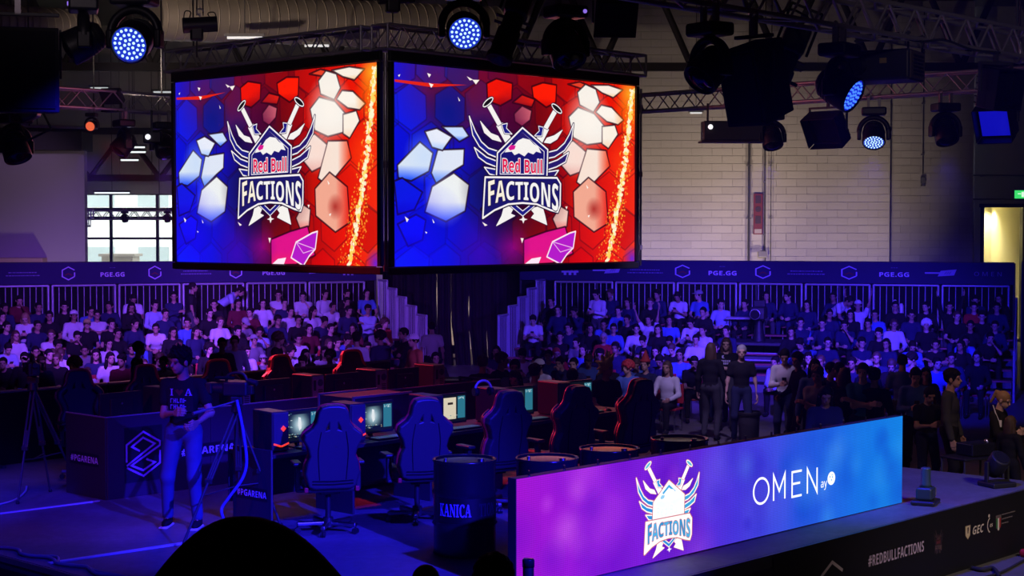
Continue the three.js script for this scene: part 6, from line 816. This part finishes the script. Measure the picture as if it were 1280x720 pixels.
movingHead(at(168, -25, 14), V3(-0.12, -0.42, 1), 1.0, 'blue-lit moving wash light beside the big black speaker', { lit: 'blue' });
movingHead(at(104, -14, 14.4), V3(-0.9, -0.5, 0.25), 0.92, 'dark moving head light between the black speaker and the wash light', { pilot: 1 });
movingHead(at(580, -30, 15.5), V3(0.1, -0.38, 1), 1.0, 'blue-lit moving wash light above the screen facing the block wall', { lit: 'blue' });
movingHead(at(707, -6, 16.5), V3(0.3, -1, 0.55), 1.05, 'dark moving head light with a violet pilot lamp above the crest screen', { pilot: 1 });
movingHead(under(t2, U, 868), V3(-0.7, -0.8, 0.5), 0.92, 'dark moving head light hung beside the big speaker box');
movingHead(under(t2, U, 1030), V3(0.85, -0.55, 0.6), 1.0, 'blue-lit moving head light beside the projector', { lit: 'deep' });
movingHead(under(t3, W, 970), V3(0.1, -1, 0.5), 1.0, 'dark moving head light under the rear truss next to the dimmer box');
movingHead(under(t3, W, 1097), V3(-0.15, -1, 0.75), 1.05, 'blue-lit moving head light under the rear truss by the flood light', { lit: 'blue' });
movingHead(under(t3, W, 1186), V3(0.1, -1, 0.5), 1.05, 'dark moving head light under the rear truss by the blue screen box');
movingHead(at(18, 132, 20), V3(0.4, -1, 0.3), 1.0, 'dark moving head light under the black speaker box');
movingHead(under(t4, U, 110, 0.03), V3(-0.1, -0.25, 1), 0.5, 'small red-lit spot light on the truss beside the screens', { lit: 'red' });
movingHead(under(t4, U, 200), V3(0.3, -0.8, 0.6), 1.0, 'dark moving head light on the truss next to the screen edge');
movingHead(under(t4, U, 150), V3(-0.6, -0.8, 0.4), 1.0, 'dark moving head light on the truss next to the red spot');
for (const [px, l] of [[156, 'small far light on the dark truss near the window mullion'], [209, 'small far light on the dark truss near the screen edge']]) movingHead(at(px, px < 130 ? 298 : 262, 53.8), V3(0.2, -1, 0.4), px < 130 ? 0.45 : 0.6, l);

function speaker(p, yaw, pitch, w, h, d, label, taper = 0.7) {
  const t = thing('loudspeaker', label, 'speaker', p, yaw), b = new THREE.Shape([[-w / 2, 0], [w / 2, 0], [w / 2 * taper, -d], [-w / 2 * taper, -d]].map(([x, y]) => new THREE.Vector2(x, y)));
  const c = part('cabinet', new THREE.ExtrudeGeometry(b, { depth: h, bevelEnabled: true, bevelSize: 0.01, bevelThickness: 0.01, bevelSegments: 2 }).rotateX(Math.PI / 2).translate(0, h / 2, 0), mat([0.008, 0.0075, 0.01], 0.8), t, null, [pitch, 0, 0]);
  part('grille', rb(w * 0.94, h * 0.94, 0.02, 0.008, 0, 0, 0.012), mat([0.008, 0.008, 0.009], 0.95), c); for (const s of [-1, 1]) part('side_handle', bx(0.012, 0.12, 0.06, s * w * 0.44, 0, -d * 0.4), M.black, c);
  part('bracket', merged([rb(w * 1.04, 0.03, 0.05, 0.006, 0, h / 2 + 0.14, -d * 0.35), rb(0.02, h * 0.6, 0.05, 0.004, w * 0.53, h * 0.22, -d * 0.35), rb(0.02, h * 0.6, 0.05, 0.004, -w * 0.53, h * 0.22, -d * 0.35)]), M.darkGrey, t); part('clamp', merged([bx(0.05, 0.16, 0.05, 0, h / 2 + 0.22, -d * 0.35), new THREE.TorusGeometry(0.035, 0.012, 6, 14).translate(0, h / 2 + 0.32, -d * 0.35)]), M.aluDull, t); return t;
}
speaker(at(22, 87, 14), 0.25, 0.05, 0.66, 0.7, 0.5, 'big black loudspeaker box hung at the edge of the stage rig', 0.85);
speaker(under(t2, U, 908, 0.66), -0.75, 0.3, 0.36, 0.62, 0.5, 'black loudspeaker with violet-lit side hung from the front truss');
speaker(at(770, 24, 20), 0.1, 0.5, 0.5, 0.46, 0.34, 'dark box speaker behind the truss over the crest screen', 0.6);
function profile(p, dir, L, label) { // long-barrelled spot
  const t = thing('profile_spot', label, 'stage light', p); t.quaternion.setFromUnitVectors(V3(0, -1, 0), dir.clone().normalize());
  part('lamp_house', rb(0.24, 0.3, 0.24, 0.05, 0, -0.15, 0, 3), housing, t); part('barrel', lathe([[0, -0.28], [0.1, -0.28], [0.1, -0.45], [0.115, -0.46], [0.115, -L + 0.06], [0.13, -L + 0.05], [0.13, -L], [0.1, -L], [0, -L + 0.04]], 24), housing, t); for (const y of [-0.33, -0.4]) part('shutter', bx(0.34, 0.01, 0.05, 0, y, 0), M.darkGrey, t); part('focus_knob', cy(0.018, 0.018, 0.16, 10).rotateZ(Math.PI / 2).translate(0.1, -0.55, 0), M.plastic, t); part('yoke', merged([rodGeo(V3(0.16, -0.25, 0), V3(0.16, 0.2, 0), 0.014), rodGeo(V3(-0.16, -0.25, 0), V3(-0.16, 0.2, 0), 0.014), rodGeo(V3(-0.16, 0.2, 0), V3(0.16, 0.2, 0), 0.014)]), M.black, t);
}
profile(at(1000, 34, 15.8), V3(-0.42, -1, 0.2), 0.78, 'long dark profile spot tilted from the front truss'); profile(at(655, -12, 16), V3(-0.35, -1, 0.35), 0.78, 'dark profile spot hanging above the crest screen'); profile(at(40, 150, 20), V3(-0.5, 1, 0), 0.5, 'short dark spot under the black speaker box');
{ // projector
  const t = thing('projector', 'large dark projector hung from the front truss', 'projector', at(1102, 84, 16.4), -0.55); part('body', rb(0.72, 0.3, 0.5, 0.03, 0, 0, 0, 3), mat([0.02, 0.02, 0.026], 0.5), t); const s = part('side_vent', rb(0.02, 0.27, 0.44, 0.005, 0.36, 0, 0), mat([0.1, 0.08, 0.06], 0.6), t); for (let i = 0; i < 6; i++) part('louvre', bx(0.012, 0.018, 0.3, 0.374, -0.09 + i * 0.036, 0), M.black, s); part('lens', new THREE.CylinderGeometry(0.09, 0.1, 0.16, 24).rotateX(Math.PI / 2).translate(-0.16, 0, 0.3), M.gloss, t); part('label_plate', bx(0.07, 0.05, 0.004, 0.1, 0.04, 0.252), mat([0.3, 0.22, 0.06], 0.5), t);
  part('frame', merged([...[-0.34, 0.34].flatMap((x) => [-0.22, 0.22].map((z) => rodGeo(V3(x, -0.15, z), V3(x, 0.32, z), 0.012))), bx(0.72, 0.02, 0.03, 0, 0.3, 0.22), bx(0.72, 0.02, 0.03, 0, 0.3, -0.22)]), M.darkGrey, t);
}
function flood(p, yaw, pitch, w, h, label, face) { const t = thing('flood_light', label, 'flood light', p, yaw); const b = part('housing', rb(w, h, 0.16, 0.02), housing, t, null, [pitch, 0, 0]); part('front_glass', bx(w * 0.86, h * 0.86, 0.01, 0, 0, 0.084), face || lensGlass, b); for (let i = 0; i < 6; i++) part('fin', bx(w * 0.9, 0.012, 0.06, 0, -h * 0.4 + i * h * 0.16, -0.1), housing, b); for (const [x, y, rz, l] of [[0, h / 2, 0, w], [0, -h / 2, 0, w], [-w / 2, 0, Math.PI / 2, h], [w / 2, 0, Math.PI / 2, h]]) part('barn_door', new THREE.BoxGeometry(l * 0.96, 0.008, 0.16).translate(0, 0, 0.15).applyMatrix4(new THREE.Matrix4().makeRotationZ(rz)).translate(x, y, 0), housing, b); part('yoke', merged([bx(0.02, h * 0.7, 0.04, w / 2 + 0.03, h * 0.25, 0), bx(0.02, h * 0.7, 0.04, -w / 2 - 0.03, h * 0.25, 0), bx(w + 0.08, 0.03, 0.04, 0, h * 0.6, 0), bx(0.04, 0.14, 0.04, 0, h * 0.6 + 0.07, 0)]), M.darkGrey, t); }
flood(under(t3, W, 1040, 0.44), -0.75, 0.55, 0.62, 0.52, 'dark flood light with barn doors under the rear truss');
flood(at(1247, 148, 18.5), -0.6, 0.5, 0.4, 0.4, 'blue-lit boxy flood light at the end of the front truss', mat([0.05, 0.05, 0.2], 0.4, 0, { emissive: lin(0.004, 0.004, 0.42), emissiveIntensity: 1 }));
flood(under(t2, U, 1226, 0.37), 0.4, 0.2, 0.34, 0.42, 'dark flood light above the blue-lit one on the front truss');
{ const t = thing('dimmer_box', 'long dark dimmer box with a small white lamp under the rear truss', 'dimmer box', at(915, 164, 26.8), 0.05); part('body', rb(0.98, 0.32, 0.3, 0.02), mat([0.02, 0.02, 0.025], 0.5), t); part('tray', rb(1.06, 0.03, 0.34, 0.008, 0, -0.175, 0), M.darkGrey, t); part('work_lamp', new THREE.SphereGeometry(0.04, 12, 10).translate(-0.38, 0.06, 0.16), mat([1, 1, 1], 0.4, 0, { emissive: lin(0.95, 0.95, 1), emissiveIntensity: 1.2 }), t); part('hanger', merged([bx(0.03, 0.3, 0.03, -0.4, 0.3, 0), bx(0.03, 0.3, 0.03, 0.4, 0.3, 0)]), M.darkGrey, t); }
{ const t = thing('work_light', 'bright white work lamp on the truss beside the screens', 'work light', under(t4, U, 180, 0.42)); part('shell', rb(0.3, 0.2, 0.2, 0.03, 0.06, 0, -0.1), housing, t); part('lamp', new THREE.SphereGeometry(0.045, 12, 10).translate(0, 0, 0.02), mat([1, 1, 1], 0.4, 0, { emissive: lin(0.9, 0.9, 1), emissiveIntensity: 1.3 }), t); part('hanger', bx(0.03, 0.36, 0.03, 0.06, 0.26, 0), M.darkGrey, t); }
function hoist(p, label) { const t = thing('chain_hoist', label, 'hoist', p, 0.25); part('motor', new THREE.CylinderGeometry(0.12, 0.12, 0.52, 24).rotateZ(Math.PI / 2 + 0.08), housing, t); part('gearbox', rb(0.2, 0.22, 0.2, 0.04, -0.05, -0.14, 0), housing, t); part('hook', merged([new THREE.TorusGeometry(0.05, 0.014, 8, 18, 5).translate(0, 0.2, 0), bx(0.03, 0.1, 0.03, 0, 0.13, 0)]), M.aluDull, t); for (const x of [-0.12, 0.12]) part('chain', rodGeo(V3(x * 0.4, 0.14, 0), V3(0, 10.7 - p.y, 0), 0.01), M.darkGrey, t); part('lifting_chain', rodGeo(V3(-0.05, -0.22, 0), V3(-0.05, -0.5, 0), 0.012), M.darkGrey, t); part('cable_loop', merged([tubeGeo([V3(-0.25, 0.06, 0), V3(-0.22, 0.2, 0.02), V3(-0.14, 0.19, 0), V3(-0.16, 0.1, 0)], 0.01, 16), tubeGeo([V3(0.25, 0.06, 0), V3(0.22, 0.19, 0.02), V3(0.12, 0.18, 0), V3(0.16, 0.1, 0)], 0.01, 16)]), M.rubber, t); }
hoist(at(250, 31, 25.4), 'black chain hoist over the truss at the open stage end'); hoist(at(495, -6, 23.6), 'black chain hoist over the corner between the two screens');
{ const p = at(56, 287, 46.4), t = thing('far_speaker', 'small black box speaker hanging under the far truss', 'speaker', p, 0.1); part('cabinet', rb(0.52, 0.3, 0.3, 0.03, 0, 0, 0), M.black, t); part('grille', bx(0.46, 0.26, 0.012, 0, 0, 0.152), M.darkGrey, t); part('hanger', merged([bx(0.02, 0.3, 0.02, -0.2, 0.2, 0), bx(0.02, 0.3, 0.02, 0.2, 0.2, 0)]), M.darkGrey, t); }
// loose cables slung along the trusses
for (const [pts, l] of [[[[880, 4], [905, 14], [935, 12], [965, 18], [990, 12], [1010, 22]], 'slack cable looped along the front truss'], [[[1120, 44], [1150, 52], [1180, 50], [1215, 62], [1250, 66]], 'slack cable looped under the far part of the front truss']]) single('slung_cable', tubeGeo(pts.map(([x, y]) => at(x, y, 14.6 + (x - 880) / 220)), 0.012, 50), M.rubber, l, 'cable');

// ---- housings for the unseen warm floods on the walls, drapes and duct
function unseen_uplight(p, target, label) { const t = thing('unseen_uplight', label, 'flood light', p, Math.atan2(target.x - p.x, target.z - p.z)); part('housing', rb(0.36, 0.26, 0.12, 0.02), M.darkGrey, t, [0, 0.26, 0], [-0.7, 0, 0]); part('lamp_glass', bx(0.3, 0.2, 0.01), mat([1, 0.9, 0.7], 0.4, 0, { emissive: lin(1, 0.74, 0.5), emissiveIntensity: 1 }), t, [0, 0.305, 0.05], [-0.7, 0, 0]); part('stand', merged([bx(0.3, 0.03, 0.2, 0, 0.015, 0), bx(0.02, 0.26, 0.04, 0.16, 0.14, 0), bx(0.02, 0.26, 0.04, -0.16, 0.14, 0)]), M.black, t); }
for (const [p, q, l] of UNSEEN_UPLIGHTS) unseen_uplight(V3(p.x, Math.max(0, p.y - 0.42), p.z), q, l);
renderer.render(scene, camera);
